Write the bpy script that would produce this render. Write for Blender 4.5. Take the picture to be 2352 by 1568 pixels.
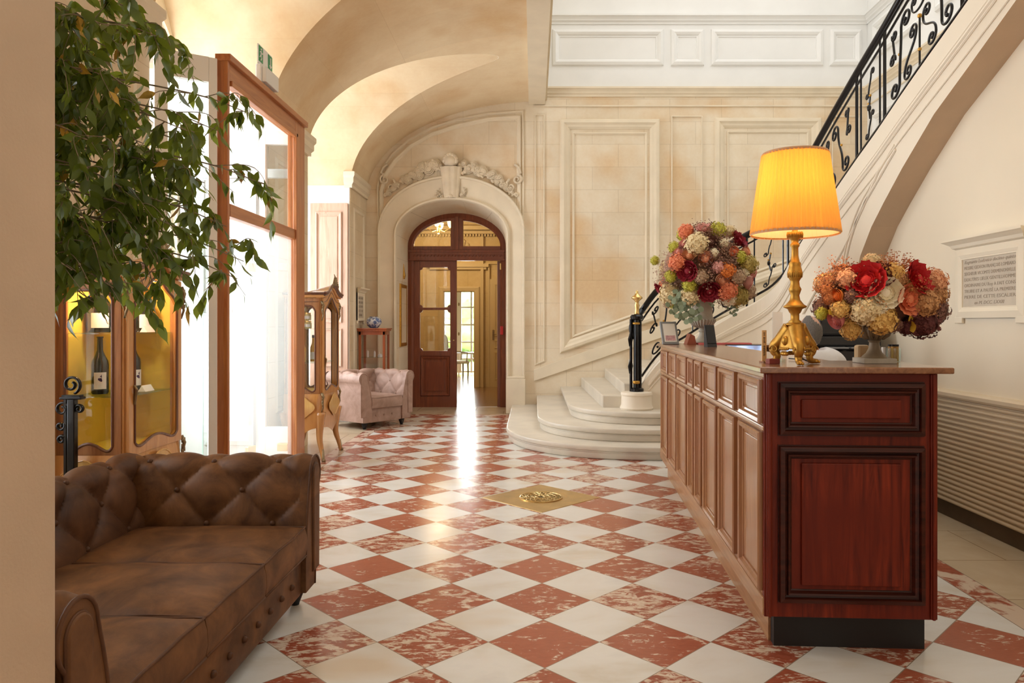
import bpy, bmesh, math, random
from mathutils import Vector, Matrix, noise
random.seed(7)
PI = math.pi
scene = bpy.context.scene
for o in list(bpy.data.objects): bpy.data.objects.remove(o)
COL = scene.collection
# ------------------------------------------------------------ camera, light, exposure
F, CX, CY, H = 1690.0, 1225.0, 743.0, 1.35          # focal length in px, vanishing point, eye height
cam_d = bpy.data.cameras.new('camera'); cam = bpy.data.objects.new('camera', cam_d); COL.objects.link(cam)
cam_d.sensor_width = 36; cam_d.lens = F / 2352 * 36; cam_d.clip_start = 0.05
cam_d.shift_x = (1176 - CX) / 2352; cam_d.shift_y = (CY - 784) / 2352
cam.location = (0, 0, H); cam.rotation_euler = (PI / 2, 0, 0)
scene.camera = cam
world = bpy.data.worlds.new('world'); scene.world = world; world.use_nodes = True
bg = world.node_tree.nodes['Background']; bg.inputs[0].default_value = (1.0, 0.89, 0.75, 1); bg.inputs[1].default_value = 0.84
scene.view_settings.view_transform = 'Standard'; scene.view_settings.look = 'None'
scene.view_settings.gamma = 1; scene.view_settings.use_curve_mapping = False
scene.view_settings.exposure = 0.15

def area(name, loc, rot, sx, sy, power, col=(1, 1, 1), spread=PI):
    l = bpy.data.lights.new(name, 'AREA'); l.shape = 'RECTANGLE'; l.size = sx; l.size_y = sy
    l.energy = power; l.color = col; l.spread = spread
    o = bpy.data.objects.new(name, l); COL.objects.link(o); o.location = loc; o.rotation_euler = rot
    return o
# daylight outside the left window bays, outside the garden windows, and an added light over the stairwell
COOL = (0.86, 0.93, 1.0)
area('daylight_entrance', (-3.75, 6.05, 2.2), (0, -PI/2, 0), 3.6, 1.7, 210, COOL)
area('daylight_window', (-3.75, 9.17, 2.2), (0, -PI/2, 0), 3.6, 1.7, 205, COOL)
area('daylight_near_window', (-3.75, 2.92, 2.2), (0, -PI/2, 0), 3.6, 1.7, 110, COOL)
area('added_stairwell_light', (2.6, 7.0, 7.7), (0, 0, 0), 4.2, 6.5, 125, (0.90, 0.95, 1.0))  # area light added to brighten the stairwell from above its unseen top
area('daylight_lawn', (-2.5, 30, 14), (0, 0, 0), 16, 16, 26000, (1, .98, .94))
area('daylight_garden', (-1.7, 20.8, 1.9), (-PI/2, 0, 0), 3.4, 3.0, 620, COOL)

# ------------------------------------------------------------ helpers
def W(x, y, D):  # pixel of the 2352 x 1568 photo at distance D -> world point
    return Vector(((x - CX) * D / F, D, H - (y - CY) * D / F))

class MB:
    def __init__(s): s.bm = bmesh.new()
    def face(s, pts):
        vs = [s.bm.verts.new(p) for p in pts]
        try: return s.bm.faces.new(vs)
        except ValueError: return None
    def box(s, x0, x1, y0, y1, z0, z1, M=None, bev=0):
        r = bmesh.ops.create_cube(s.bm, size=1)
        m = Matrix.Translation(((x0+x1)/2, (y0+y1)/2, (z0+z1)/2)) @ Matrix.Diagonal((abs(x1-x0), abs(y1-y0), abs(z1-z0), 1))
        bmesh.ops.transform(s.bm, matrix=m, verts=r['verts'])
        vs = r['verts']
        if bev:
            es = list({e for v in vs for e in v.link_edges})
            rr = bmesh.ops.bevel(s.bm, geom=es, offset=bev, segments=2, profile=.5, affect='EDGES')
            vs = rr['verts']
        if M is not None: bmesh.ops.transform(s.bm, matrix=M, verts=vs)
        return s
    def prism(s, poly, a, b, axis='z'):
        # polygon in 2D extruded between a and b along axis
        def P(p, t):
            return {'z': (p[0], p[1], t), 'y': (p[0], t, p[1]), 'x': (t, p[0], p[1])}[axis]
        lo = [s.bm.verts.new(P(p, a)) for p in poly]; hi = [s.bm.verts.new(P(p, b)) for p in poly]
        n = len(poly)
        s.bm.faces.new(lo[::-1]); s.bm.faces.new(hi)
        for i in range(n): s.bm.faces.new((lo[i], lo[(i+1) % n], hi[(i+1) % n], hi[i]))
        return s
    def grid(s, f, nu, nv, cu=False, cv=False):
        V = [[s.bm.verts.new(f(i/nu, j/nv)) for j in range(nv + (0 if cv else 1))] for i in range(nu + (0 if cu else 1))]
        a = nu if cu else nu; 
        for i in range(nu):
            for j in range(nv):
                i2 = (i+1) % len(V); j2 = (j+1) % len(V[0])
                try: s.bm.faces.new((V[i][j], V[i2][j], V[i2][j2], V[i][j2]))
                except ValueError: pass
        return s
    def lathe(s, prof, n=24, c=(0, 0, 0), M=None, flute=0, fn=0, caps=True):
        rows = []
        for r, z in prof:
            row = []
            for i in range(n):
                t = 2*PI*i/n
                rr = r * (1 + flute * (abs(math.sin(fn*t/2)) - .5)) if flute and fn else r
                p = Vector((c[0]+rr*math.cos(t), c[1]+rr*math.sin(t), c[2]+z))
                if M is not None: p = M @ p
                row.append(s.bm.verts.new(p))
            rows.append(row)
        for k in range(len(rows)-1):
            for i in range(n):
                s.bm.faces.new((rows[k][i], rows[k][(i+1) % n], rows[k+1][(i+1) % n], rows[k+1][i]))
        if caps:
            s.bm.faces.new(rows[0][::-1]); s.bm.faces.new(rows[-1])
        return s
    def tube(s, pts, r, n=8, closed=False, flat=None):
        pts = [Vector(p) for p in pts]; N = len(pts)
        if N < 2: return s
        rr = r if callable(r) else (lambda t: r)
        def tan(i):
            a = pts[(i-1) % N] if (i > 0 or closed) else pts[0]; b = pts[(i+1) % N] if (i < N-1 or closed) else pts[-1]
            t = b - a
            return t.normalized() if t.length > 1e-9 else Vector((0, 0, 1))
        t0 = tan(0); ref = Vector((0, 0, 1)) if abs(t0.z) < .9 else Vector((1, 0, 0))
        u = t0.cross(ref).normalized(); rows = []
        for i in range(N):
            t = tan(i); u = (u - t*u.dot(t)).normalized(); v = t.cross(u)
            k = rr(i/(N-1) if N > 1 else 0); row = []
            for j in range(n):
                a = 2*PI*(j+.5)/n
                if flat: row.append(s.bm.verts.new(pts[i] + u*math.cos(a)*k*flat[0] + v*math.sin(a)*k*flat[1]))
                else: row.append(s.bm.verts.new(pts[i] + u*math.cos(a)*k + v*math.sin(a)*k))
            rows.append(row)
        for i in range(N if closed else N-1):
            A = rows[i]; B = rows[(i+1) % N]
            for j in range(n): s.bm.faces.new((A[j], A[(j+1) % n], B[(j+1) % n], B[j]))
        if not closed: s.bm.faces.new(rows[0][::-1]); s.bm.faces.new(rows[-1])
        return s
    def sphere(s, c, r, sc=(1, 1, 1), u=12, v=8, M=None):
        q = bmesh.ops.create_uvsphere(s.bm, u_segments=u, v_segments=v, radius=r)
        m = Matrix.Translation(c) @ Matrix.Diagonal((*sc, 1))
        if M is not None: m = M @ m
        bmesh.ops.transform(s.bm, matrix=m, verts=q['verts']); return s
    def sweep(s, path, n, prof, closed=True):
        # path: planar 3D points; n: plane normal; prof: (outward-in-plane, along-normal) pairs, mitred
        path = [Vector(p) for p in path]; n = Vector(n).normalized(); N = len(path); rows = []
        for i in range(N):
            a = path[i-1] if (i > 0 or closed) else None; b = path[(i+1) % N] if (i < N-1 or closed) else None
            p = path[i]; d1 = (p-a).normalized() if a is not None else None; d2 = (b-p).normalized() if b is not None else None
            if d1 is None: d1 = d2
            if d2 is None: d2 = d1
            o1 = d1.cross(n); o2 = d2.cross(n); m = (o1+o2)
            m = m.normalized() if m.length > 1e-6 else o1
            k = 1 / max(.35, m.dot(o1))
            rows.append([s.bm.verts.new(p + m*k*x + n*y) for x, y in prof])
        for i in range(N if closed else N-1):
            A = rows[i]; B = rows[(i+1) % N]
            for j in range(len(prof)-1): s.bm.faces.new((A[j], B[j], B[j+1], A[j+1]))
        if not closed and len(prof) > 2:
            try: s.bm.faces.new(rows[0]); s.bm.faces.new(rows[-1][::-1])
            except ValueError: pass
        return s
    def build(s, name, mat, parent=None, smooth=False, bev=0, loc=None, norm=True, ang=None):
        if norm: bmesh.ops.recalc_face_normals(s.bm, faces=s.bm.faces)
        me = bpy.data.meshes.new(name); s.bm.to_mesh(me); s.bm.free()
        me.materials.append(mat)
        if smooth:
            for p in me.polygons: p.use_smooth = True
        o = bpy.data.objects.new(name, me); COL.objects.link(o)
        if loc is not None: o.location = loc
        if parent is not None: o.parent = parent
        if bev:
            m = o.modifiers.new('b', 'BEVEL'); m.width = bev; m.segments = 2; m.limit_method = 'ANGLE'; m.angle_limit = .6
            m.harden_normals = False
        if ang:
            try: me.set_sharp_from_angle(angle=ang)
            except Exception: pass
        return o

def tag(o, label=None, cat=None, group=None, kind=None):
    if label: o['label'] = label
    if cat: o['category'] = cat
    if group: o['group'] = group
    if kind: o['kind'] = kind
    return o
def st(o, label=None):
    o['kind'] = 'structure'
    if label: o['label'] = label; 
    return o
def empty(name, loc, rz=0):
    o = bpy.data.objects.new(name, None); COL.objects.link(o); o.location = loc; o.rotation_euler = (0, 0, rz); o.empty_display_size = .1
    return o
def copy_obj(o, parent=None, loc=None):
    c = o.copy(); COL.objects.link(c)
    if parent is not None: c.parent = parent
    if loc is not None: c.location = loc
    return c
def copy_tree(o, parent=None):
    c = copy_obj(o, parent)
    for ch in list(o.children): copy_tree(ch, c)
    return c

# ------------------------------------------------------------ materials
def nmat(name):
    m = bpy.data.materials.new(name); m.use_nodes = True
    nt = m.node_tree; return m, nt, nt.nodes['Principled BSDF']
def N(nt, t, **kw):
    n = nt.nodes.new(t)
    for k, v in kw.items():
        if k.startswith('i_'): n.inputs[int(k[2:])].default_value = v
        else: setattr(n, k, v)
    return n
def mth(nt, op, a, b=None, c=None):
    n = nt.nodes.new('ShaderNodeMath'); n.operation = op
    for i, v in enumerate((a, b, c)):
        if v is None: continue
        if isinstance(v, (int, float)): n.inputs[i].default_value = v
        else: nt.links.new(v, n.inputs[i])
    return n.outputs[0]
def mixc(nt, f, a, b, bt='MIX'):
    n = nt.nodes.new('ShaderNodeMix'); n.data_type = 'RGBA'; n.blend_type = bt
    for i, v in ((0, f), (6, a), (7, b)):
        if isinstance(v, (int, float)): n.inputs[i].default_value = v
        elif isinstance(v, tuple): n.inputs[i].default_value = (*v[:3], 1)
        else: nt.links.new(v, n.inputs[i])
    return n.outputs[2]
def ramp(nt, f, stops):
    n = nt.nodes.new('ShaderNodeValToRGB'); e = n.color_ramp.elements
    while len(e) < len(stops): e.new(.5)
    for el, (p, c) in zip(e, stops):
        el.position = p; el.color = (*c, 1) if len(c) == 3 else c
    nt.links.new(f, n.inputs[0]); return n.outputs[0]
def coords(nt, scale=(1, 1, 1), rot=(0, 0, 0), which='Object'):
    tc = nt.nodes.new('ShaderNodeTexCoord'); mp = nt.nodes.new('ShaderNodeMapping')
    mp.inputs['Scale'].default_value = scale; mp.inputs['Rotation'].default_value = rot
    nt.links.new(tc.outputs[which], mp.inputs[0]); return mp.outputs[0]
def noi(nt, vec, scale, detail=4, rough=.55, dist=0):
    n = nt.nodes.new('ShaderNodeTexNoise'); n.inputs['Scale'].default_value = scale; n.inputs['Detail'].default_value = detail
    n.inputs['Roughness'].default_value = rough; n.inputs['Distortion'].default_value = dist
    if vec is not None: nt.links.new(vec, n.inputs['Vector'])
    return n.outputs[0]
def bump(nt, b, h, strength=.2, dist=.01):
    n = nt.nodes.new('ShaderNodeBump'); n.inputs['Strength'].default_value = strength; n.inputs['Distance'].default_value = dist
    nt.links.new(h, n.inputs['Height']); nt.links.new(n.outputs[0], b.inputs['Normal'])
def plain(name, col, rough=.5, metal=0, var=0, vs=8, bmp=0, bs=40, coat=0, sheen=0, spec=None):
    m, nt, b = nmat(name); b.inputs['Roughness'].default_value = rough; b.inputs['Metallic'].default_value = metal
    b.inputs['Base Color'].default_value = (*col, 1)
    if coat: b.inputs['Coat Weight'].default_value = coat
    if sheen: b.inputs['Sheen Weight'].default_value = sheen
    if spec is not None: b.inputs['Specular IOR Level'].default_value = spec
    if var:
        f = noi(nt, coords(nt), vs); f = ramp(nt, f, [(.3, (0, 0, 0)), (.7, (1, 1, 1))])
        c = mixc(nt, f, tuple(x*(1-var) for x in col), tuple(min(1, x*(1+var)) for x in col)); nt.links.new(c, b.inputs['Base Color'])
    if bmp: bump(nt, b, noi(nt, coords(nt), bs), bmp, .01)
    return m
def wood(name, c1, c2, axis='z', scale=1, rough=.4, coat=0, c3=None, spec=.5):
    m, nt, b = nmat(name); b.inputs['Specular IOR Level'].default_value = spec
    sc = {'z': (14, 14, 1.1), 'x': (1.1, 14, 14), 'y': (14, 1.1, 14)}[axis]
    v = coords(nt, tuple(s*scale for s in sc)); f = noi(nt, v, 2.5, 6, .6, .8)
    big = noi(nt, coords(nt), 2.2, 2)
    c = ramp(nt, f, [(.32, c1), (.68, c2)])
    if c3: c = mixc(nt, ramp(nt, big, [(.42, (0, 0, 0)), (.62, (1, 1, 1))]), c, c3)
    nt.links.new(c, b.inputs['Base Color']); b.inputs['Roughness'].default_value = rough
    if coat: b.inputs['Coat Weight'].default_value = coat; b.inputs['Coat Roughness'].default_value = .12
    bump(nt, b, f, .08, .004); return m
def stone(name, c1, c2, plane='xz', block=(.72, .342), rough=.75, joint=.014, jcol=.78, off=(0, 0), warm=None):
    m, nt, b = nmat(name)
    tc = nt.nodes.new('ShaderNodeTexCoord'); sp = nt.nodes.new('ShaderNodeSeparateXYZ'); nt.links.new(tc.outputs['Object'], sp.inputs[0])
    cb = nt.nodes.new('ShaderNodeCombineXYZ')
    a = {'x': 0, 'y': 1, 'z': 2}
    nt.links.new(mth(nt, 'ADD', sp.outputs[a[plane[0]]], 50+off[0]), cb.inputs[0]); nt.links.new(mth(nt, 'ADD', sp.outputs[a[plane[1]]], 50*block[1]*2+off[1]), cb.inputs[1])
    br = nt.nodes.new('ShaderNodeTexBrick'); nt.links.new(cb.outputs[0], br.inputs['Vector'])
    br.inputs['Scale'].default_value = 1; br.inputs['Brick Width'].default_value = block[0]; br.inputs['Row Height'].default_value = block[1]
    br.inputs['Mortar Size'].default_value = joint*.25; br.inputs['Mortar Smooth'].default_value = .3
    br.inputs['Color1'].default_value = (1, 1, 1, 1); br.inputs['Color2'].default_value = (.94, .94, .94, 1); br.inputs['Mortar'].default_value = (jcol, jcol*.97, jcol*.93, 1)
    f = noi(nt, tc.outputs['Object'], 1.3, 5, .6); c = ramp(nt, f, [(.35, c1), (.65, c2)])
    if warm:
        g = noi(nt, tc.outputs['Object'], .8, 3, .6); c = mixc(nt, ramp(nt, g, [(.48, (0, 0, 0)), (.66, (1, 1, 1))]), c, warm)
    g2 = noi(nt, tc.outputs['Object'], 22, 3, .6)
    c = mixc(nt, .12, c, g2, 'OVERLAY'); c = mixc(nt, 1, c, br.outputs['Color'], 'MULTIPLY')
    nt.links.new(c, b.inputs['Base Color']); b.inputs['Roughness'].default_value = rough
    h = mth(nt, 'SUBTRACT', mth(nt, 'MULTIPLY', g2, .25), br.outputs['Fac']); bump(nt, b, h, .25, .004)
    return m
def glass(name, tint=(1, 1, 1), refl=.03, rough=.0):
    m, nt, b = nmat(name); nt.nodes.remove(b)
    out = nt.nodes['Material Output']; t = N(nt, 'ShaderNodeBsdfTransparent'); t.inputs[0].default_value = (*tint, 1)
    g = N(nt, 'ShaderNodeBsdfGlossy'); g.inputs['Roughness'].default_value = rough
    lw = N(nt, 'ShaderNodeLayerWeight'); lw.inputs[0].default_value = .35
    f = mth(nt, 'MINIMUM', mth(nt, 'ADD', mth(nt, 'MULTIPLY', lw.outputs['Fresnel'], .22), refl), .9)
    mx = N(nt, 'ShaderNodeMixShader'); nt.links.new(f, mx.inputs[0]); nt.links.new(t.outputs[0], mx.inputs[1]); nt.links.new(g.outputs[0], mx.inputs[2])
    nt.links.new(mx.outputs[0], out.inputs[0]); return m
def emit(name, col, s):
    m, nt, b = nmat(name); b.inputs['Base Color'].default_value = (*col, 1)
    b.inputs['Emission Color'].default_value = (*col, 1); b.inputs['Emission Strength'].default_value = s; return m
def frosted(name, col=(.95, .97, .97), a=.5):
    m, nt, b = nmat(name); nt.nodes.remove(b); out = nt.nodes['Material Output']
    t = N(nt, 'ShaderNodeBsdfTransparent'); d = N(nt, 'ShaderNodeBsdfTranslucent'); d.inputs[0].default_value = (*col, 1)
    d2 = N(nt, 'ShaderNodeBsdfDiffuse'); d2.inputs[0].default_value = (*col, 1)
    m1 = N(nt, 'ShaderNodeMixShader'); m1.inputs[0].default_value = .4; nt.links.new(d.outputs[0], m1.inputs[1]); nt.links.new(d2.outputs[0], m1.inputs[2])
    m2 = N(nt, 'ShaderNodeMixShader'); m2.inputs[0].default_value = a; nt.links.new(t.outputs[0], m2.inputs[1]); nt.links.new(m1.outputs[0], m2.inputs[2])
    nt.links.new(m2.outputs[0], out.inputs[0]); return m

M = {}
M['stone_back'] = stone('limestone_back', (.74, .62, .45), (.82, .72, .56), 'xz', (.78, .342), off=(.2, .05), warm=(.70, .50, .29))
M['stone_side'] = stone('limestone_side', (.70, .55, .36), (.78, .66, .48), 'yz', (.78, .342), off=(.1, .05))
M['stone_vault'] = stone('vault_plaster', (.76, .58, .36), (.84, .68, .45), 'yz', (.9, .40), joint=.006, jcol=.9, warm=(.70, .47, .24))
M['stone_mold'] = plain('stone_moulding', (.76, .66, .50), .7, var=.06, vs=3)
M['stone_mold_w'] = plain('carved_stone', (.74, .63, .47), .75, var=.08, vs=6)
M['paint_white_and_lit_reveal'] = plain('stairwell_white_and_lit_reveal', (.80, .80, .78), .6, var=.03, vs=2)
M['paint_cream'] = plain('cream_plaster', (.87, .77, .60), .65, var=.02, vs=2)
M['paint_string'] = plain('cream_painted_string', (.84, .75, .61), .55, var=.02, vs=2)
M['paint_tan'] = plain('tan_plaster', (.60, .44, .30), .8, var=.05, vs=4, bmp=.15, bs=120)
M['white_door'] = plain('white_joinery', (.82, .80, .76), .45)
M['step_stone'] = plain('step_stone', (.66, .60, .50), .38, var=.10, vs=3, bmp=.05, bs=30)
M['glass'] = glass('clear_glass'); M['glass_shelf'] = glass('shelf_glass', (.85, .95, .92), .10)
M['glass_door'] = glass('door_glass', (.97, 1, .99), .06); M['glass_edge'] = plain('glass_edge', (.45, .62, .58), .2)
M['iron'] = plain('black_iron', (.012, .012, .014), .28, .6, coat=.3)
M['gilt'] = plain('gilt', (.52, .28, .05), .42, .8, var=.15, vs=30, bmp=.1, bs=60)
M['brass'] = plain('brass', (.78, .55, .22), .28, 1, var=.08, vs=5)
M['brass_dull'] = plain('polished_brass_plate', (.64, .46, .20), .34, .9, var=.14, vs=7)
M['bronze'] = plain('ormolu_bronze', (.30, .22, .12), .4, .8, var=.2, vs=40)
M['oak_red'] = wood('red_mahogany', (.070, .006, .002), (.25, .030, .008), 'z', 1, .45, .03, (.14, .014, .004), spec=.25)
M['oak_red_x'] = wood('dark_end_moulding', (.022, .004, .002), (.075, .013, .005), 'x', 1, .4, .05, spec=.3)  # darker wood than the end board
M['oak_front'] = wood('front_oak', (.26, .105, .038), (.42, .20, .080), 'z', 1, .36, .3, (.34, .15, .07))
M['oak_front_x'] = wood('front_oak_rail', (.30, .135, .055), (.46, .24, .11), 'y', 1, .36, .3)
M['counter'] = wood('counter_top_wood', (.19, .07, .028), (.33, .15, .065), 'y', 1, .22, .5)
M['door_wood'] = wood('door_mahogany', (.13, .028, .012), (.26, .070, .026), 'z', 1, .35, .35, (.18, .042, .016))
M['frame_wood'] = wood('frame_cherry', (.36, .11, .028), (.52, .20, .06), 'z', .8, .35, .3)
M['frame_wood_y'] = wood('frame_cherry_rail', (.36, .11, .028), (.52, .20, .06), 'y', .8, .35, .3)
M['shutter_wood'] = wood('shutter_oak', (.50, .30, .20), (.66, .45, .33), 'z', .8, .45, .2, (.60, .40, .29))
M['vit_wood'] = wood('kingwood_veneer', (.50, .20, .055), (.68, .33, .10), 'z', .8, .25, .5, (.60, .28, .09))
M['vit_dark'] = wood('rosewood_edge', (.10, .03, .015), (.20, .07, .03), 'z', 1, .3, .4)
M['vit_side'] = wood('shaded_veneer_side', (.22, .07, .022), (.40, .16, .05), 'z', .8, .25, .4)  # darker copy of the veneer, shade painted into the near side frame
M['marquetry'] = wood('light_marquetry', (.66, .36, .10), (.80, .50, .17), 'z', 1.5, .25, .5, (.44, .16, .05))
M['cherry'] = wood('cherry_cabinet', (.28, .06, .02), (.44, .12, .035), 'z', 1, .28, .5)
M['vit_back'] = plain('yellow_silk_lining', (.80, .53, .06), .6, var=.1, vs=5)
M['lower_pane'] = frosted('milky_lower_pane', (.97, .98, .98), .16)
M['black'] = plain('matte_black', (.012, .012, .013), .5); M['black_gloss'] = plain('black_plastic', (.015, .015, .017), .25)
M['plinth'] = plain('black_plinth', (.010, .006, .005), .6)
M['base_dark'] = plain('brown_baseboard', (.10, .065, .035), .6, var=.2, vs=6)
def leather(name, c1, c2, sheen=.25):
    m, nt, b = nmat(name); v = coords(nt)
    f = noi(nt, v, 5.5, 6, .65, .6); c = ramp(nt, f, [(.30, c1), (.70, c2)])
    nt.links.new(c, b.inputs['Base Color']); b.inputs['Roughness'].default_value = .55; b.inputs['Specular IOR Level'].default_value = .3
    b.inputs['Sheen Weight'].default_value = sheen; b.inputs['Sheen Tint'].default_value = (*c2, 1)
    bump(nt, b, noi(nt, v, 160, 3), .12, .002); return m
M['suede'] = leather('brown_suede', (.060, .022, .007), (.21, .090, .030), .0)
M['suede_dark'] = leather('brown_suede_back', (.050, .019, .008), (.15, .062, .024), .0)
M['suede_pink'] = leather('dusty_brown_suede', (.27, .165, .12), (.46, .31, .25), .3)
M['white'] = plain('white_plastic', (.85, .86, .86), .35); M['paper'] = plain('paper', (.85, .83, .78), .8)
M['grey_frame'] = plain('grey_frame', (.24, .25, .26), .4)
M['skin'] = plain('skin', (.62, .36, .26), .5, var=.06, vs=20); M['hair'] = plain('grey_hair', (.17, .15, .13), .7, var=.35, vs=170, bmp=.8, bs=260)
M['shirt'] = plain('white_shirt', (.80, .80, .82), .7); M['trousers'] = plain('dark_trousers', (.03, .03, .04), .8)
M['terracotta'] = plain('pot_clay', (.35, .16, .09), .7, var=.1); M['bark'] = plain('ficus_bark', (.28, .21, .14), .8, var=.3, vs=30, bmp=.4, bs=80)
M['urn'] = plain('stone_urn', (.48, .44, .36), .65, var=.12, vs=12, bmp=.1, bs=60)
M['urn_brown'] = plain('bronze_urn', (.25, .19, .12), .5, .1, var=.2, vs=15)
M['carved_text'] = plain('engraved_letters', (.33, .26, .19), .8)
M['plaque'] = plain('engraved_stone', (.60, .52, .41), .7, var=.08, vs=8)
# ------------------------------------------------------------ floor
def floor_material():
    m, nt, b = nmat('checker_marble'); L = nt.links
    tc = N(nt, 'ShaderNodeTexCoord'); sp = N(nt, 'ShaderNodeSeparateXYZ'); L.new(tc.outputs['Object'], sp.inputs[0])
    x, y = sp.outputs[0], sp.outputs[1]; d = .4715
    a = mth(nt, 'DIVIDE', mth(nt, 'SUBTRACT', x, .045), d); bb = mth(nt, 'DIVIDE', mth(nt, 'SUBTRACT', y, 2.885), d)
    u = mth(nt, 'ADD', a, bb); v = mth(nt, 'SUBTRACT', bb, a)
    iu = mth(nt, 'FLOOR', u); iv = mth(nt, 'FLOOR', v)
    fu = mth(nt, 'SUBTRACT', u, iu); fv = mth(nt, 'SUBTRACT', v, iv)
    par = mth(nt, 'FLOORED_MODULO', mth(nt, 'ADD', iu, iv), 2)      # 0 red, 1 white
    eu = mth(nt, 'MINIMUM', fu, mth(nt, 'SUBTRACT', 1, fu)); ev = mth(nt, 'MINIMUM', fv, mth(nt, 'SUBTRACT', 1, fv))
    edge = mth(nt, 'MINIMUM', eu, ev)
    grout = mth(nt, 'LESS_THAN', edge, .006)
    cb = N(nt, 'ShaderNodeCombineXYZ'); L.new(iu, cb.inputs[0]); L.new(iv, cb.inputs[1])
    wn = N(nt, 'ShaderNodeTexWhiteNoise'); wn.noise_dimensions = '2D'; L.new(cb.outputs[0], wn.inputs['Vector'])
    rnd = wn.outputs['Value']
    vm = N(nt, 'ShaderNodeVectorMath', operation='MULTIPLY_ADD'); L.new(wn.outputs['Color'], vm.inputs[0]); vm.inputs[1].default_value = (37, 37, 37)
    mp = N(nt, 'ShaderNodeMapping'); mp.inputs['Scale'].default_value = (.75, 1.5, 1); mp.inputs['Rotation'].default_value = (0, 0, .25); L.new(tc.outputs['Object'], mp.inputs[0]); L.new(mp.outputs[0], vm.inputs[2])
    vec = vm.outputs[0]
    n1 = noi(nt, vec, 8.5, 8, .66, 1.2); n2 = noi(nt, vec, 30, 5, .65, .8)
    thr = mth(nt, 'ADD', mth(nt, 'MULTIPLY', rnd, .10), .482)
    t = mth(nt, 'MULTIPLY', mth(nt, 'SUBTRACT', mth(nt, 'ADD', mth(nt, 'MULTIPLY', n1, .68), mth(nt, 'MULTIPLY', n2, .32)), thr), 22)
    t = mth(nt, 'MINIMUM', mth(nt, 'MAXIMUM', mth(nt, 'ADD', t, .25), 0), 1)
    redb = ramp(nt, n2, [(.3, (.26, .055, .028)), (.7, (.40, .105, .055))])
    redc = mixc(nt, rnd, redb, (.46, .15, .085)); redc = mixc(nt, .5, redb, redc)
    cream = ramp(nt, n2, [(.35, (.56, .36, .25)), (.65, (.74, .62, .50))])
    red = mixc(nt, t, redc, cream)
    w1 = noi(nt, vec, 2.2, 6, .6, .5)
    wht = ramp(nt, w1, [(.30, (.66, .61, .52)), (.46, (.74, .72, .67)), (.60, (.77, .76, .72)), (.72, (.70, .69, .66))])
    st_ = noi(nt, vec, 1.3, 3, .5); wht = mixc(nt, ramp(nt, st_, [(.56, (0, 0, 0)), (.68, (.7, .7, .7))]), wht, (.66, .53, .37))
    c = mixc(nt, par, red, wht)
    c = mixc(nt, grout, c, (.30, .23, .17))
    # border bands and the plain stone beyond them
    def band(val, lo, hi): return mth(nt, 'MULTIPLY', mth(nt, 'GREATER_THAN', val, lo), mth(nt, 'LESS_THAN', val, hi))
    rb = band(x, 2.165, 2.32); lb = band(x, -2.128, -1.99); yb = band(y, 10.80, 10.95)
    bn = mth(nt, 'MAXIMUM', mth(nt, 'MAXIMUM', rb, lb), yb)
    bandc = mixc(nt, mth(nt, 'MINIMUM', mth(nt, 'MAXIMUM', mth(nt, 'ADD', mth(nt, 'MULTIPLY', mth(nt, 'SUBTRACT', noi(nt, tc.outputs['Object'], 5, 6, .6, 1), .5), 14), .6), 0), 1), redb, (.66, .52, .40))
    plainc = ramp(nt, noi(nt, tc.outputs['Object'], 1.6, 5, .6, .6), [(.3, (.50, .38, .24)), (.7, (.64, .53, .38))])
    br = N(nt, 'ShaderNodeTexBrick'); L.new(tc.outputs['Object'], br.inputs['Vector']); br.inputs['Scale'].default_value = 1
    br.inputs['Brick Width'].default_value = .9; br.inputs['Row Height'].default_value = .6; br.inputs['Mortar Size'].default_value = .003
    br.inputs['Color1'].default_value = (1, 1, 1, 1); br.inputs['Color2'].default_value = (.93, .93, .93, 1); br.inputs['Mortar'].default_value = (.5, .42, .34, 1)
    plainc = mixc(nt, 1, plainc, br.outputs[0], 'MULTIPLY')
    out = mth(nt, 'MAXIMUM', mth(nt, 'MAXIMUM', mth(nt, 'GREATER_THAN', x, 2.32), mth(nt, 'LESS_THAN', x, -2.128)), mth(nt, 'GREATER_THAN', y, 10.95))
    c = mixc(nt, out, c, plainc); c = mixc(nt, bn, c, bandc)
    def line(val, p): return mth(nt, 'LESS_THAN', mth(nt, 'ABSOLUTE', mth(nt, 'SUBTRACT', val, p)), .0022)
    ln = line(x, 2.165)
    for q in (line(x, 2.32), line(x, -1.99), line(x, -2.128), line(y, 10.80), line(y, 10.95)): ln = mth(nt, 'MAXIMUM', ln, q)
    c = mixc(nt, ln, c, (.22, .16, .12))
    L.new(c, b.inputs['Base Color'])
    r = mth(nt, 'ADD', mth(nt, 'MULTIPLY', noi(nt, tc.outputs['Object'], 3, 4), .18), .13); L.new(r, b.inputs['Roughness'])
    bump(nt, b, mth(nt, 'SUBTRACT', mth(nt, 'MULTIPLY', noi(nt, tc.outputs['Object'], 7, 2), .25), grout), .12, .003)
    return m
M['floor'] = floor_material()
b = MB(); b.face([(-5, -2.5, 0), (5.2, -2.5, 0), (5.2, 11.95, 0), (-5, 11.95, 0)]); st(b.build('floor', M['floor']))

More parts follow.
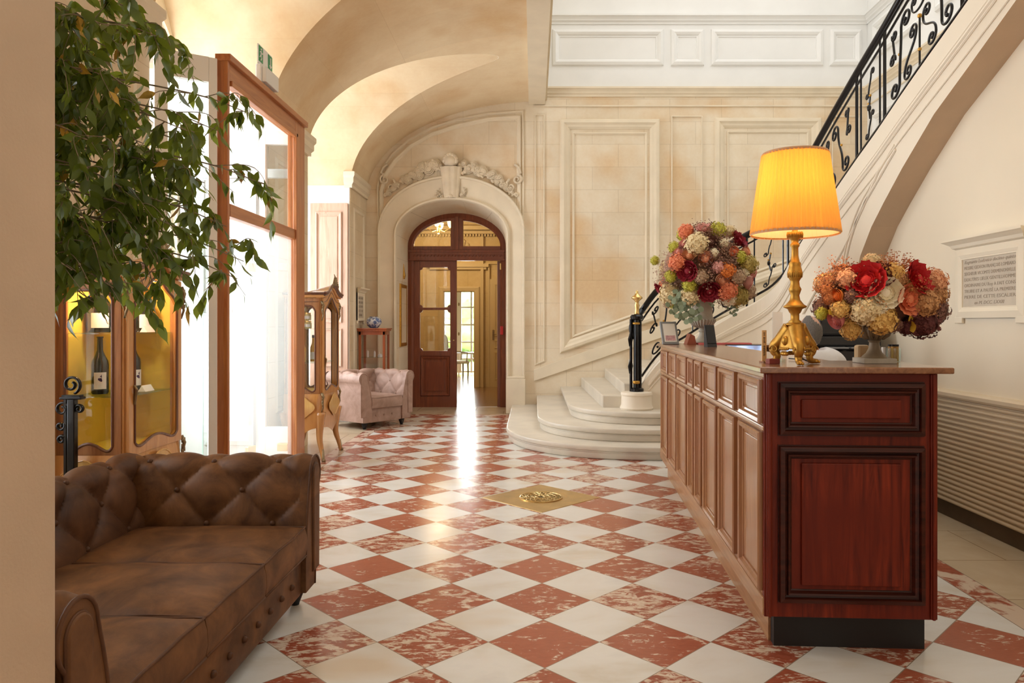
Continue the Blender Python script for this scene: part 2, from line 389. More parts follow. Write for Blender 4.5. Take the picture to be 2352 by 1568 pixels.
# ------------------------------------------------------------ vaulted hall
XC, A_, Z0, B_ = .10, 2.62, 3.25, 1.45; BW, BC = .955, 1.42; XW = -3.35
BAY = [9.175, 5.92, 2.79, -.20]; BWS = [.955, 1.09, .955, .955]
def mainz(X): return Z0 + B_*math.sqrt(max(0, 1-((X-XC)/A_)**2))
def hX(X, i):
    q = (mainz(X)-Z0)/BC
    return BWS[i]*math.sqrt(1-q*q) if q < 1 else 0.0
tip = XC - A_*math.sqrt(1-(BC/B_)**2)
ths = [i/40 for i in range(41)]
xs = sorted(set([XC - A_*math.cos(t*PI/2) for t in ths if XC - A_*math.cos(t*PI/2) < -.07] + [tip, tip-.004, tip-.02, tip-.05, -.07]))
b = MB(); segs = []
edges = [(lambda X, k=k: BAY[k]+hX(X, k), (lambda X: 11.12) if k == 0 else (lambda X, k=k: BAY[k-1]-hX(X, k-1))) for k in range(4)]
edges.append((lambda X: -2.4, lambda X: BAY[3]-hX(X, 3)))
for lo, hi in edges:
    nv = 12
    V = [[b.bm.verts.new((X, lo(X)+(hi(X)-lo(X))*j/nv, mainz(X))) for j in range(nv+1)] for X in xs]
    for i in range(len(xs)-1):
        for j in range(nv): b.bm.faces.new((V[i][j], V[i+1][j], V[i+1][j+1], V[i][j+1]))
for yc, bw in zip(BAY, BWS):
    def cf(u, v, yc=yc, bw=bw):
        ph = PI*u; y = yc - bw*math.cos(ph); z = Z0 + BC*math.sin(ph)
        xg = XC - A_*math.sqrt(max(0, 1-((z-Z0)/B_)**2)); return (XW-.02+(xg-XW+.02)*v, y, z)
    b.grid(cf, 48, 14)
st(b.build('ceiling', M['stone_vault'], smooth=True, norm=False))
# piers of the left wall
def pier(y0, y1, n):
    b = MB(); b.box(-3.55, -2.52, y0, y1, 0, Z0+.02)
    o = st(b.build(n, M['stone_side']))
    b = MB(); pr = [(0, 0), (.03, .0), (.03, .04), (.055, .07), (.055, .13), (.075, .16), (.075, .21), (.0, .24)]
    ya, yb = y0-.0, min(y1, 11.1)
    path = [(-2.60, ya), (-2.52, ya), (-2.52, yb), (-2.60, yb)]
    V = []
    for (px, py), (ox, oy) in zip(path, [(0, -1), (1, -1), (1, 1), (0, 1)]):
        V.append([b.bm.verts.new((px+ox*w, py+oy*w, 3.22+h)) for w, h in pr])
    for i in range(3):
        for j in range(len(pr)-1): b.bm.faces.new((V[i][j], V[i+1][j], V[i+1][j+1], V[i][j+1]))
    b.build('impost', M['stone_mold'], o)
    if y1-y0 > .8:
        b = MB(); m0, m1 = y0+.2, yb-.2
        b.sweep([(-2.52, m0, .5), (-2.52, m1, .5), (-2.52, m1, 2.95), (-2.52, m0, 2.95)], (1, 0, 0), [(-.03, 0), (-.02, .015), (.01, .02), (.03, 0)])
        b.build('panel_moulding', M['stone_mold'], o)
    return o
pier(BAY[0]+BW, 11.12, 'wall_left'); pier(BAY[1]+1.09, BAY[0]-BW, 'wall_left'); pier(BAY[2]+BW, BAY[1]-1.09, 'wall_left'); pier(BAY[3]+BW, BAY[2]-BW, 'wall_left')
# window walls of the bays, with arched openings
def bay_wall(yc, idx, door=False):
    b = MB(); n = 40; hw = 1.0 if door else .83; BW = 1.09 if door else .955
    def curve(w, spring, rise, z0):
        pts = [(yc-w, z0)]
        for i in range(n+1):
            t = PI*i/n; pts.append((yc-w*math.cos(t), spring+rise*math.sin(t)))
        pts.append((yc+w, z0)); return pts
    zo = 0.0 if door else .55; SP_, RI_ = (3.70, .60) if door else (Z0, 1.26)
    o_ = curve(BW+.02, Z0, BC+.02, 0); i_ = curve(hw, SP_, RI_, zo)
    for x0, x1 in ((XW, XW-.12),):
        for k in range(len(o_)-1):
            b.face([(x0, *o_[k]), (x0, *o_[k+1]), (x0, *i_[k+1]), (x0, *i_[k])])
            b.face([(x0, *i_[k]), (x0, *i_[k+1]), (x1, *i_[k+1]), (x1, *i_[k])])
    if not door:
        b.box(XW-.12, XW, yc-hw, yc+hw, 0, zo)
    st(b.build('wall_left', M['paint_cream']))
    w = empty('window_%d' % idx, (XW-.08, yc, 0)); st(w)
    f = MB()
    fr = curve(hw-.005, SP_, RI_-.005, zo+.0)
    f.sweep([(0, y-yc, z) for y, z in fr], (1, 0, 0), [(.07, -.03), (.07, .03), (0, .03), (0, -.03), (.07, -.03)])
    f.box(-.03, .03, -hw, hw, Z0-.05, Z0+.05); f.box(-.03, .03, -.035, .035, zo, SP_+RI_-.02)
    for s in (-1, 1):
        f.box(-.02, .02, s*.42-.015, s*.42+.015, Z0, SP_+RI_*.86)
        if not door:
            f.box(-.02, .02, s*.42-.015, s*.42+.015, zo, Z0)
    for z in ((.9, 1.55, 2.2, 2.8) if not door else (1.1, 2.2)): f.box(-.02, .02, -hw, hw, z-.015, z+.015)
    f.box(-.02, .02, -.75, .75, Z0+.6, Z0+.63)
    f.build('window_frame', M['white_door'], w)
    g = MB(); g.box(-.004, .004, -hw, hw, zo, Z0); g.build('pane', M['glass'], w)
    g = MB(); g.prism([(y-yc, z) for y, z in ([(yc-hw, Z0)] if door else [])+curve(hw, SP_, RI_-.01, Z0)[1:-1]+([(yc+hw, Z0)] if door else [])], -.004, .004, 'x'); g.build('pane', M['glass'], w)
bay_wall(BAY[1], 1, True); bay_wall(BAY[0], 2); bay_wall(BAY[2], 3)
b = MB(); b.box(XW-.02, XW, BAY[3]-BW-.02, BAY[3]+BW+.02, 0, 4.8); b.box(-3.55, -2.52, -2.4, BAY[3]-BW, 0, 4.7); st(b.build('wall_left', M['paint_cream']))
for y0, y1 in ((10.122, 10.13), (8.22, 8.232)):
    b = MB(); b.box(XW, -2.53, y0, y1, 0, Z0); st(b.build('wall_left', M['paint_white_and_lit_reveal']))  # white panels on the bay reveals: bright daylight painted into their colour
# beam between the vaulted hall and the stairwell, wall above it
b = MB(); b.box(-.07, .178, -2.4, 11.10, 4.65, 7.6); b.box(.178, .205, -2.4, 11.1, 4.72, 4.78); st(b.build('trim_1', M['stone_mold']))
# near left jamb
b = MB(); b.prism([(-2.3, -2.4), (-1.035, -2.4), (-1.035, 1.585), (-1.048, 1.612), (-1.075, 1.625), (-2.3, 1.625)], 0, 5.0)
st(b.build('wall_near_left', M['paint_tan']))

# ------------------------------------------------------------ back wall
YB = 11.10; DC = -1.235                       # wall plane, centre of the doorway
def arch_pts(hw, spring, rise, z0, n=36):
    return [(DC-hw, z0)] + [(DC-hw*math.cos(PI*i/n), spring+rise*math.sin(PI*i/n)) for i in range(n+1)] + [(DC+hw, z0)]
IN = arch_pts(.825, 2.68, .52, 0); BK_ = arch_pts(.79, 2.60, .53, 0)
b = MB(); TOP = 4.80
for k in range(1, len(IN)-2):
    (xa, za), (xb, zb) = IN[k], IN[k+1]; b.face([(xa, YB, za), (xb, YB, zb), (xb, YB, TOP), (xa, YB, TOP)])
b.face([(-3.6, YB, 0), (DC-.825, YB, 0), (DC-.825, YB, TOP), (-3.6, YB, TOP)]); b.face([(DC+.825, YB, 0), (5.06, YB, 0), (5.06, YB, TOP), (DC+.825, YB, TOP)])
for k in range(len(IN)-1):
    (xa, za), (xb, zb) = IN[k], IN[k+1]; (xc, zc), (xd, zd) = BK_[k], BK_[k+1]; b.face([(xa, YB, za), (xb, YB, zb), (xd, 11.9, zd), (xc, 11.9, zc)]); b.face([(xc, 11.9, zc), (xd, 11.9, zd), (xd, 12.1, zd), (xc, 12.1, zc)])
wb = st(b.build('wall_back', M['stone_back'], norm=False))
OUT = arch_pts(1.11, 2.75, .834, 0)
prof = [(0, .0), (.0, .03), (.04, .06), (.10, .065), (.15, .045), (.17, .02), (.20, .012), (.55, .03), (.86, .045), (.88, .07), (.95, .075), (.99, .05), (1, 0)]
b = MB(); rows = []
for (xi, zi), (xo, zo) in zip(IN, OUT):
    rows.append([b.bm.verts.new((xi+(xo-xi)*s, YB-y, zi+(zo-zi)*s)) for s, y in prof])
for i in range(len(rows)-1):
    for j in range(len(prof)-1): b.bm.faces.new((rows[i][j], rows[i+1][j], rows[i+1][j+1], rows[i][j+1]))
st(b.build('trim_2', M['stone_mold'], smooth=True, ang=.5))
b = MB()
for x0, x1 in ((-2.37, -2.06), (-.41, -.12)): b.box(x0, x1, YB-.10, YB+.02, 0, .52); b.box(x0+.01, x1-.01, YB-.085, YB+.02, .52, .56)
st(b.build('trim_3', M['stone_mold'], bev=.01))
# arched panel line over the door
def PXY(pts, Y=YB): return [W(x, y, Y) for x, y in pts]
b = MB()
mp = [(0, 0), (0, .03), (.015, .035), (.03, .02), (.05, .015), (.06, 0)]
b.sweep(PXY([(872, 520), (872, 440), (882, 400), (905, 366), (942, 332), (990, 305), (1050, 285), (1120, 270), (1190, 265), (1196, 266), (1196, 330), (1196, 420), (1196, 520)]), (0, -1, 0), mp, closed=False)
b.sweep(PXY([(868, 520), (866, 430), (874, 392), (899, 355), (938, 320), (988, 293), (1050, 273), (1120, 260), (1202, 254), (1203, 330), (1203, 520)]), (0, -1, 0), [(0, 0), (0, .02), (.02, .02), (.03, 0)], closed=False)
st(b.build('trim_4', M['stone_mold']))
# cornices
def cornice(z0, z1, x0, x1, name, mat, proj=.09, Y=YB):
    h = z1-z0; pr = [(0, z0), (.015, z0), (.02, z0+.2*h), (.5*proj, z0+.35*h), (.55*proj, z0+.5*h), (.8*proj, z0+.75*h), (proj, z0+.8*h), (proj, z1), (0, z1+.01)]
    b = MB()
    V = [[b.bm.verts.new((x, Y-a, z)) for a, z in pr] for x in (x0, x1)]
    for j in range(len(pr)-1): b.bm.faces.new((V[0][j], V[1][j], V[1][j+1], V[0][j+1]))
    # the same cornice returned along the right stairwell wall
    V = [[b.bm.verts.new((5.04-a, y, z)) for a, z in pr] for y in (Y, 1.5)]
    for j in range(len(pr)-1): b.bm.faces.new((V[0][j], V[1][j], V[1][j+1], V[0][j+1]))
    return st(b.build(name, mat))
cornice(4.77, 4.90, .178, 5.04, 'trim_5', M['stone_mold'])
cornice(5.86, 5.99, .178, 5.04, 'trim_6', M['paint_white_and_lit_reveal'])
b = MB(); b.box(.0, 5.04, YB-.02, YB, 4.62, 4.64); b.box(5.02, 5.04, 1.5, YB, 4.62, 4.64); st(b.build('trim_7', M['stone_mold']))
b = MB(); b.face([(.17, YB, 4.8), (5.06, YB, 4.8), (5.06, YB, 7.6), (.17, YB, 7.6)]); st(b.build('wall_back_upper', M['paint_white_and_lit_reveal']))
b = MB(); b.face([(5.04, -2.4, 0), (5.04, YB, 0), (5.04, YB, 7.6), (5.04, -2.4, 7.6)]); st(b.build('wall_right_stairwell', M['paint_white_and_lit_reveal']))
# frame of an invented skylight over the unseen stairwell top
sk = empty('window_4', (2.6, 6.2, 7.6)); st(sk)  # window_4 is the added skylight, invented above the unseen stairwell top
b = MB()
for i in range(6): b.box(-2.44, 2.44, -4.8+i*1.94-.05, -4.8+i*1.94+.05, 0, .08)
for i in range(4): b.box(-2.44+i*1.626-.04, -2.44+i*1.626+.04, -4.9, 4.9, 0, .08)
b.build('window_frame', M['white_door'], sk)
# wall panels
def rect_panel(name, x0, x1, z0, z1, mat, prof, plane='back', z0b=None):
    b = MB(); zb = z0 if z0b is None else z0b
    if plane == 'back': pts = [(x0, YB, z0), (x0, YB, z1), (x1, YB, z1), (x1, YB, zb)]; nrm = (0, -1, 0)
    else: pts = [(5.04, x0, z0), (5.04, x0, z1), (5.04, x1, z1), (5.04, x1, zb)]; nrm = (-1, 0, 0)
    # keep the profile growing inwards for both orientations
    n = Vector(nrm); P = [Vector(p) for p in pts]; c = sum(P, Vector())/4
    o = (P[1]-P[0]).normalized().cross(n)
    if o.dot(P[0]-c) > 0: prof = [(-a, h) for a, h in prof]
    b.sweep(pts, nrm, prof); return st(b.build(name, mat))
big = [(0, 0), (0, .02), (.02, .055), (.06, .06), (.09, .035), (.12, .03), (.15, .01), (.155, 0)]
thin = [(0, 0), (0, .02), (.012, .024), (.03, .01), (.032, 0)]
up = [(0, 0), (.01, .03), (.05, .045), (.08, .03), (.10, .01), (.115, .012), (.12, 0)]
k = 8
for a in ((.40, 1.905, .90, 4.43, 1.42), (2.73, 4.34, 1.72, 4.45, 2.28)):
    x0, x1, z0, z1, zb = a
    rect_panel('trim_%d' % k, x0, x1, z0, z1, M['stone_mold'], big, z0b=zb); k += 1
    sl = (zb-z0)/(x1-x0)
    rect_panel('trim_%d' % k, x0+.19, x1-.19, z0+.24, z1-.2, M['stone_mold'], thin, z0b=zb+.12); k += 1
for x0, x1, z0, z1, zb in ((.02, .17, .72, 4.50, .78), (2.08, 2.55, 1.62, 4.48, 1.80), (4.50, 4.92, 2.4, 4.48, 2.6)):
    rect_panel('trim_%d' % k, x0, x1, z0, z1, M['stone_mold'], [(0, 0), (0, .018), (.012, .022), (.02, 0)], z0b=zb); k += 1
for x0, x1 in ((.285, 1.965), (2.07, 2.575), (2.675, 4.37), (4.465, 4.95)):
    rect_panel('trim_%d' % k, x0, x1, 5.235, 5.785, M['paint_white_and_lit_reveal'], up); k += 1
for y1 in (10.9, 9.2, 7.5):
    rect_panel('trim_%d' % k, y1, y1-1.4, 5.235, 5.785, M['paint_white_and_lit_reveal'], up, 'side'); k += 1
    rect_panel('trim_%d' % k, y1, y1-1.4, 3.0, 4.45, M['paint_white_and_lit_reveal'], up, 'side'); k += 1
# sloping skirt along the stair
b = MB(); b.prism([(.01, .485), (.01, .66), (5.04, 2.42), (5.04, 2.20)], YB-.035, YB, 'y'); st(b.build('trim_%d' % k, M['stone_mold'], bev=.006)); k += 1

# carved cartouche, shell and rose garland over the doorway
b = MB()
kt = [W(1012, 385, YB), W(1061, 385, YB), W(1054, 455, YB), W(1020, 455, YB)]
def lerp(a, c, t): return a+(c-a)*t
def keyf(u, v):
    l = lerp(kt[0], kt[3], v); r = lerp(kt[1], kt[2], v); p = lerp(l, r, u)
    fl = .5+.5*abs(math.cos(u*PI*3)); d = (.13-.05*v)*(math.sin(PI*min(1, max(0, u*.98+.01)))**.25)*(.75+.25*fl)
    return (p.x, YB-d, p.z)
b.grid(keyf, 24, 10)
sc = W(1036, 372, YB)
for i in range(9):
    a = PI*(i/8); c = (sc.x+.085*math.cos(a), YB-.11, sc.z-.01+.085*math.sin(a)*1.15)
    b.sphere(c, .036, (1, .8, 1), 8, 6)
b.sphere((sc.x, YB-.07, sc.z), .10, (1.15, .9, .9), 14, 10)
b.sphere((W(1036, 452, YB)).x*Vector((1, 0, 0))+Vector((0, YB-.07, W(1036, 452, YB).z)), .04, (1, .8, .8), 10, 8)
rg = random.Random(3)
def garland(pts, r0, r1, n):
    P = [W(x, y, YB) for x, y in pts]
    for i in range(n):
        t = i/(n-1)*(len(P)-1); j = min(int(t), len(P)-2); p = lerp(P[j], P[j+1], t-j); r = lerp(r0, r1, i/(n-1))*rg.uniform(.7, 1.15)
        p = p+Vector((rg.uniform(-1, 1)*r*.9, 0, rg.uniform(-1, 1)*r*.9))
        if rg.random() < .5:
            for q in range(3):
                ring = [(p.x+r*(1-.3*q)*math.cos(a*PI/4), YB-.03-.014*q, p.z+r*(1-.3*q)*math.sin(a*PI/4)) for a in range(8)]
                b.tube(ring, r*.17, 5, closed=True)
            b.sphere((p.x, YB-.04, p.z), r*.5, (1, .8, 1), 7, 5)
        else:
            for q in range(4):
                a = rg.uniform(0, 6.28); b.sphere((p.x+r*.5*math.cos(a), YB-.035, p.z+r*.5*math.sin(a)), r*.45, (1.1, .7, .8), 6, 5)
garland([(1008, 384), (985, 382), (962, 396), (942, 410), (918, 420), (900, 432), (888, 447)], .074, .026, 60)
garland([(1066, 384), (1090, 384), (1112, 398), (1132, 410), (1152, 420), (1168, 434), (1182, 450)], .074, .026, 60)
garland([(1014, 452), (1004, 446), (1010, 436)], .03, .02, 8); garland([(1060, 452), (1070, 446), (1064, 436)], .03, .02, 8)
def spiral(cx, cy, r, turns, a0, s=1, tail=None):
    pts = []
    for i in range(40):
        t = i/39; a = a0+s*turns*2*PI*t; rr = r*(1-.85*t); p = W(cx, cy, YB); pts.append((p.x+rr*math.cos(a), YB-.03, p.z+rr*math.sin(a)))
    if tail: pts = [(W(x, y, YB).x, YB-.03, W(x, y, YB).z) for x, y in tail]+pts
    b.tube(pts, lambda t: .02*(1-.5*t), 6)
for s, X in ((1, lambda x: x), (-1, lambda x: 2072-x)):
    spiral(X(884), 413, .075, 1.5, PI/2 if s > 0 else PI/2, s, [(X(890), 378), (X(880), 386), (X(876), 398)])
    spiral(X(899), 430, .06, 1.3, 0 if s > 0 else PI, -s, [(X(902), 412), (X(908), 420)])
    spiral(X(886), 449, .03, 1.2, 0 if s > 0 else PI, s)
st(b.build('trim_%d' % k, M['stone_mold_w'], smooth=True)); k += 1

# ------------------------------------------------------------ arched wooden door
YD = 11.88
dr = empty('door_1', (DC, YD, 0)); st(dr)
hw = .775
def dpts(hw_, spring, rise, z0, n=32): return [(-hw_, z0)] + [(-hw_*math.cos(PI*i/n), spring+rise*math.sin(PI*i/n)) for i in range(n+1)] + [(hw_, z0)]
o1 = dpts(.80, 2.60, .54, 0); i1 = dpts(.70, 2.60, .42, 0)
b = MB(); V = []
for (xo, zo), (xi, zi) in zip(o1, i1):
    V.append([b.bm.verts.new(p) for p in ((xo, 0, zo), (xi+(xo-xi)*.3, -.01, zi+(zo-zi)*.3), (xi, .015, zi), (xi, .08, zi), (xo, .08, zo))])
for i in range(len(V)-1):
    for j in range(5): b.bm.faces.new((V[i][j], V[i+1][j], V[i+1][(j+1) % 5], V[i][(j+1) % 5]))
b.box(-.765, .765, -.02, .09, 2.37, 2.53, bev=.006); b.box(-.775, .775, -.035, .03, 2.50, 2.54, bev=.006); b.box(-.775, .775, -.03, .03, 2.365, 2.39, bev=.004)
b.box(-.10, .10, -.005, .08, 2.53, 3.06, bev=.006); b.box(-.03, .03, -.03, .0, 2.54, 3.08, bev=.006)
b.box(-.7, .7, .0, .08, 2.53, 2.60)
b.build('frame', M['door_wood'], dr)
b = MB()
for i in range(26):
    x = -.70+i*.056; b.tube([(x, -.022, 2.43), (x+.014, -.03, 2.46), (x+.035, -.026, 2.455), (x+.045, -.022, 2.43)], .007, 5)
b.build('carved_frieze', M['door_wood'], dr)
b = MB(); b.prism([(x*.95, z) for x, z in i1[1:-1]], .035, .043, 'y'); b.build('fanlight_pane', M['glass'], dr)
def door_leaf(M_, name):
    lf = empty(name, (0, 0, 0)); lf.parent = dr; lf.matrix_basis = M_
    b = MB(); w = .69
    b.box(0, .10, 0, .05, 0, 2.365, bev=.004); b.box(w-.10, w+.005, 0, .05, 0, 2.365, bev=.004)
    b.box(.1, w-.1, .005, .045, 0, .17); b.box(.1, w-.1, .005, .045, .83, .91, bev=.004); b.box(.1, w-.1, .005, .045, 1.57, 1.61, bev=.004); b.box(.1, w-.1, .005, .045, 2.26, 2.365, bev=.004)
    for z in (.91, 1.57, 1.61, 2.26):                      # rounded corner blocks of the glazing
        for x in (.10, w-.10): b.lathe([(.045, .008), (.045, .042)], 12, (0, 0, 0), Matrix.Translation((x, 0, z)) @ Matrix.Rotation(-PI/2, 4, 'X'))
    b.build('leaf_frame', M['door_wood'], lf)
    b = MB(); b.box(.1, w-.1, .018, .035, .17, .83)
    b.sweep([(.11, .018, .18), (.11, .018, .82), (w-.11, .018, .82), (w-.11, .018, .18)], (0, -1, 0), [(0, 0), (.01, .02), (.03, .018), (.045, .004), (.05, 0)])
    b.box(.19, w-.19, .006, .02, .26, .74, bev=.006); b.build('panel', M['door_wood'], lf)
    b = MB(); b.box(.1, w-.1, .022, .027, .91, 1.57); b.box(.1, w-.1, .022, .027, 1.61, 2.26); b.build('pane', M['glass'], lf)
    b = MB(); b.sphere((w-.04, -.02, 1.08), .012); b.build('keyhole', M['brass'], lf)
door_leaf(Matrix.Translation((-.70, .015, 0)), 'door_leaf')
door_leaf(Matrix.Translation((.70, .06, 0)) @ Matrix.Rotation(PI/2*1.02, 4, 'Z'), 'door_leaf')
b = MB(); b.box(.695, .715, -.02, .0, 2.22, 2.32); b.build('hinge', M['brass'], dr)
b = MB(); b.box(.70, .75, -.04, .01, 1.17, 1.31, bev=.008); b.build('call_point', plain('red_plastic', (.55, .02, .02), .4), dr)

# ------------------------------------------------------------ rooms beyond the doorway
M['ochre'] = stone('ochre_wall', (.60, .46, .22), (.68, .54, .30), 'xz', (1.2, .5))
M['ochre_m'] = plain('ochre_moulding', (.62, .50, .28), .6)
M['parquet'] = wood('parquet', (.20, .10, .045), (.38, .22, .11), 'y', .5, .22, .4)
b = MB(); b.face([(-5, 11.95, .002), (1.5, 11.95, .002), (1.5, 20, .002), (-5, 20, .002)]); st(b.build('floor_parquet', M['parquet']))
b = MB(); b.box(-5, 1.5, 11.95, 20, 3.75, 3.8); st(b.build('ceiling_far_room', M['ochre_m']))
b = MB()
b.box(-5, -2.02, 15.7, 15.9, 0, 3.75); b.box(-1.15, 1.5, 15.7, 15.9, 0, 3.75); b.box(-2.02, -1.15, 15.7, 15.9, 2.14, 3.75)
b.box(-4.1, -4.0, 12.1, 20, 0, 3.75); b.box(.4, .5, 12.1, 20, 0, 3.75)
for x0, x1 in ((-5, DC-.83), (DC+.83, 1.5)): b.box(x0, x1, 12.06, 12.1, 0, 3.75)
st(b.build('wall_far_room', M['ochre']))
b = MB()
b.sweep([(-2.02, 15.7, 0), (-2.02, 15.7, 2.14), (-1.15, 15.7, 2.14), (-1.15, 15.7, 0)], (0, -1, 0), [(0, 0), (0, .03), (.03, .04), (.10, .03), (.12, 0)], closed=False)
b.box(-2.25, -.95, 15.60, 15.7, 2.55, 2.62); b.box(-2.2, -1.0, 15.63, 15.7, 2.5, 2.55); b.box(-4, .4, 15.62, 15.7, 3.26, 3.32); b.box(-4, .4, 15.56, 15.7, 3.34, 3.42)
for i in range(70): b.box(-4+i*.063, -4+i*.063+.03, 15.6, 15.7, 3.20, 3.25)
b.box(-4, .4, 15.66, 15.7, 2.62, 2.64)
b.box(-1.12, -1.06, 15.62, 15.7, 0, 3.2); b.box(-.965, -.93, 15.64, 15.7, 0, 2.6)
rr = Random = random.Random(5)
for s in (0,):
    for i in range(26):
        t = i/25; b.sphere((-1.55+t*.75+rr.uniform(-.03, .03), 15.66, 3.12-.38*math.sin(t*PI/2)+rr.uniform(-.03, .03)), .035, (1, .6, 1), 6, 5)
pts = [(-1.75+.28*math.cos(a*PI/12), 15.68, 3.0+.28*math.sin(a*PI/12)) for a in range(25)]; b.tube(pts, .012, 5)
st(b.build('trim_%d' % k, M['ochre_m'])); k += 1
dd = empty('door_2', (-.93, 15.68, 0)); st(dd)
b = MB(); b.box(0, .75, -.03, .02, 0, 2.30)
for z0, z1 in ((.15, .75), (.82, 1.0), (1.08, 2.2)):
    b.sweep([(.10, -.03, z0), (.10, -.03, z1), (.62, -.03, z1), (.62, -.03, z0)], (0, -1, 0), [(0, 0), (.01, .015), (.03, .01), (.035, 0)])
b.build('leaf', M['ochre_m'], dd)
b = MB(); b.box(.06, .10, -.045, -.03, 1.0, 1.22, bev=.006); b.tube([(.08, -.04, 1.12), (.08, -.08, 1.12), (.15, -.085, 1.12)], .008, 6); b.build('door_handle', M['bronze'], dd)
# garden room: windows, chairs, table
b = MB(); b.box(-5, -3.3, 19.5, 19.6, 0, 3.75); b.box(-1.38, 1.5, 19.5, 19.6, 0, 3.75); b.box(-3.3, -1.38, 19.5, 19.6, 2.35, 3.75); b.box(-2.72, -2.66, 19.49, 19.6, 0, 2.35)
st(b.build('wall_garden_room', M['paint_cream']))
w = empty('window_5', (-2.0, 19.5, 0)); st(w)
b = MB()
for x in (-1.28, -.98, -.66, -.36, -.02, .06, .36, .60): b.box(x-.02, x+.02, -.03, .03, .05, 2.35)
for z in (.08, .42, .86, 1.32, 1.78, 2.30): b.box(-1.3, .62, -.025, .025, z-.02, z+.02)
b.box(-.04, .10, -.05, .03, .05, 2.35); b.build('window_frame', M['white_door'], w)
b = MB(); b.box(-1.3, .62, -.003, .003, .05, 2.35); b.build('pane', M['glass'], w)
b = MB(); 
for z in (1.86, 1.08, .35): b.sphere((.03, -.06, z), .03, (.7, .7, 1.6), 8, 6)
b.build('window_bolt', M['bronze'], w)
M['grass'] = plain('lawn', (.45, .60, .25), .9, var=.3, vs=8); M['hedge'] = plain('garden_foliage', (.52, .66, .36), .9, var=.4, vs=3, bmp=.5, bs=10)
b = MB(); b.face([(-14, 19.6, -.1), (8, 19.6, -.1), (8, 40, -.1), (-14, 40, -.1)]); tag(b.build('lawn', M['grass']), 'green garden lawn outside the far window', 'lawn', kind='stuff')
rg = random.Random(2)
for i, (x, y, r, h) in enumerate(((-2.4, 29, 1.5, 1.7), (-4.9, 31, 1.9, 2.2), (-.2, 27, 1.1, 1.2))):
    t = empty('garden_tree', (x, y, -.1)); tag(t, ['bushy green garden tree in the middle of the far window', 'large dark garden tree at the left of the far window', 'low round garden bush at the right of the far window'][i], 'tree')
    b = MB(); b.tube([(0, 0, 0), (.03, 0, h*.5), (0, 0, h)], .09, 8); b.build('trunk', M['bark'], t)
    b = MB()
    for q in range(16):
        v = Vector((rg.gauss(0, 1), rg.gauss(0, 1), rg.gauss(0, 1))).normalized()*r*.55; b.sphere(v+Vector((0, 0, h)), r*rg.uniform(.35, .55), (1, 1, .9), 10, 7)
    for v in b.bm.verts: v.co += Vector((noise.noise(v.co*2.5), noise.noise(v.co*2.5+Vector((9, 0, 0))), noise.noise(v.co*2.5+Vector((0, 9, 0)))))*.25
    b.build('foliage', M['hedge'], t, smooth=True)
M['chair_paint'] = plain('grey_painted_wood', (.42, .38, .32), .5)
ch = empty('salon_armchair', (-1.86, 17.6, 0), .35); tag(ch, 'pale painted armchair with oval back seen through the wooden doors', 'chair')
b = MB(); b.box(-.28, .28, -.27, .27, .40, .47, bev=.03); b.build('seat', plain('pale_seat_fabric', (.62, .58, .52), .8), ch)
b = MB(); b.lathe([(.22, -.03), (.24, 0), (.22, .03)], 24, M=Matrix.Translation((-.26, 0, .82)) @ Matrix.Rotation(PI/2, 4, 'Y') @ Matrix.Diagonal((1.15, 1, 1, 1)))
b.build('backrest', M['chair_paint'], ch)
for x in (-.24, .24):
    for y in (-.23, .23):
        b = MB(); b.tube([(x, y, .42), (x*1.02, y*1.02, .2), (x, y, 0)], lambda t: .026-.01*t, 7); b.build('leg', M['chair_paint'], ch)
for y in (-.26, .26):
    b = MB(); b.tube([(-.26, y, .68), (.0, y*1.05, .69), (.22, y, .66), (.2, y, .44)], .018, 7); b.build('armrest', M['chair_paint'], ch)
tb = empty('side_table', (-1.62, 18.3, 0)); tag(tb, 'small pale table beside the far garden window', 'table')
b = MB(); b.box(-.3, .35, -.3, .3, .60, .64, bev=.01); b.build('tabletop', M['white_door'], tb)
for x in (-.26, .30):
    for y in (-.26, .26):
        b = MB(); b.tube([(x, y, .6), (x, y, 0)], .018, 7); b.build('leg', M['white_door'], tb)
cl = empty('chandelier', (-1.83, 14.2, 3.75)); tag(cl, 'brass chandelier with glowing glass shades seen through the door fanlight', 'chandelier')
b = MB(); b.tube([(0, 0, 0), (0, 0, -.62)], .012, 8); b.sphere((0, 0, -.52), .05); b.sphere((0, 0, -.64), .035)
for a in range(4): 
    t = a*PI/2; b.tube([(0, 0, -.58), (.12*math.cos(t), .12*math.sin(t), -.62), (.24*math.cos(t), .24*math.sin(t), -.55)], .01, 6)
b.build('arms', M['brass'], cl)
M['glow'] = emit('glowing_shade', (1, .66, .28), 9)
for a in range(4):
    t = a*PI/2; b = MB(); b.lathe([(.03, 0), (.06, .05), (.07, .12)], 14, (.24*math.cos(t), .24*math.sin(t), -.55)); b.build('glass_shade', M['glow'], cl, smooth=True)
pl = bpy.data.lights.new('chandelier_light', 'POINT'); pl.energy = 50; pl.color = (1, .74, .42); pl.shadow_soft_size = .2
po = bpy.data.objects.new('chandelier_light', pl); COL.objects.link(po); po.location = (-1.83, 14.2, 2.95)

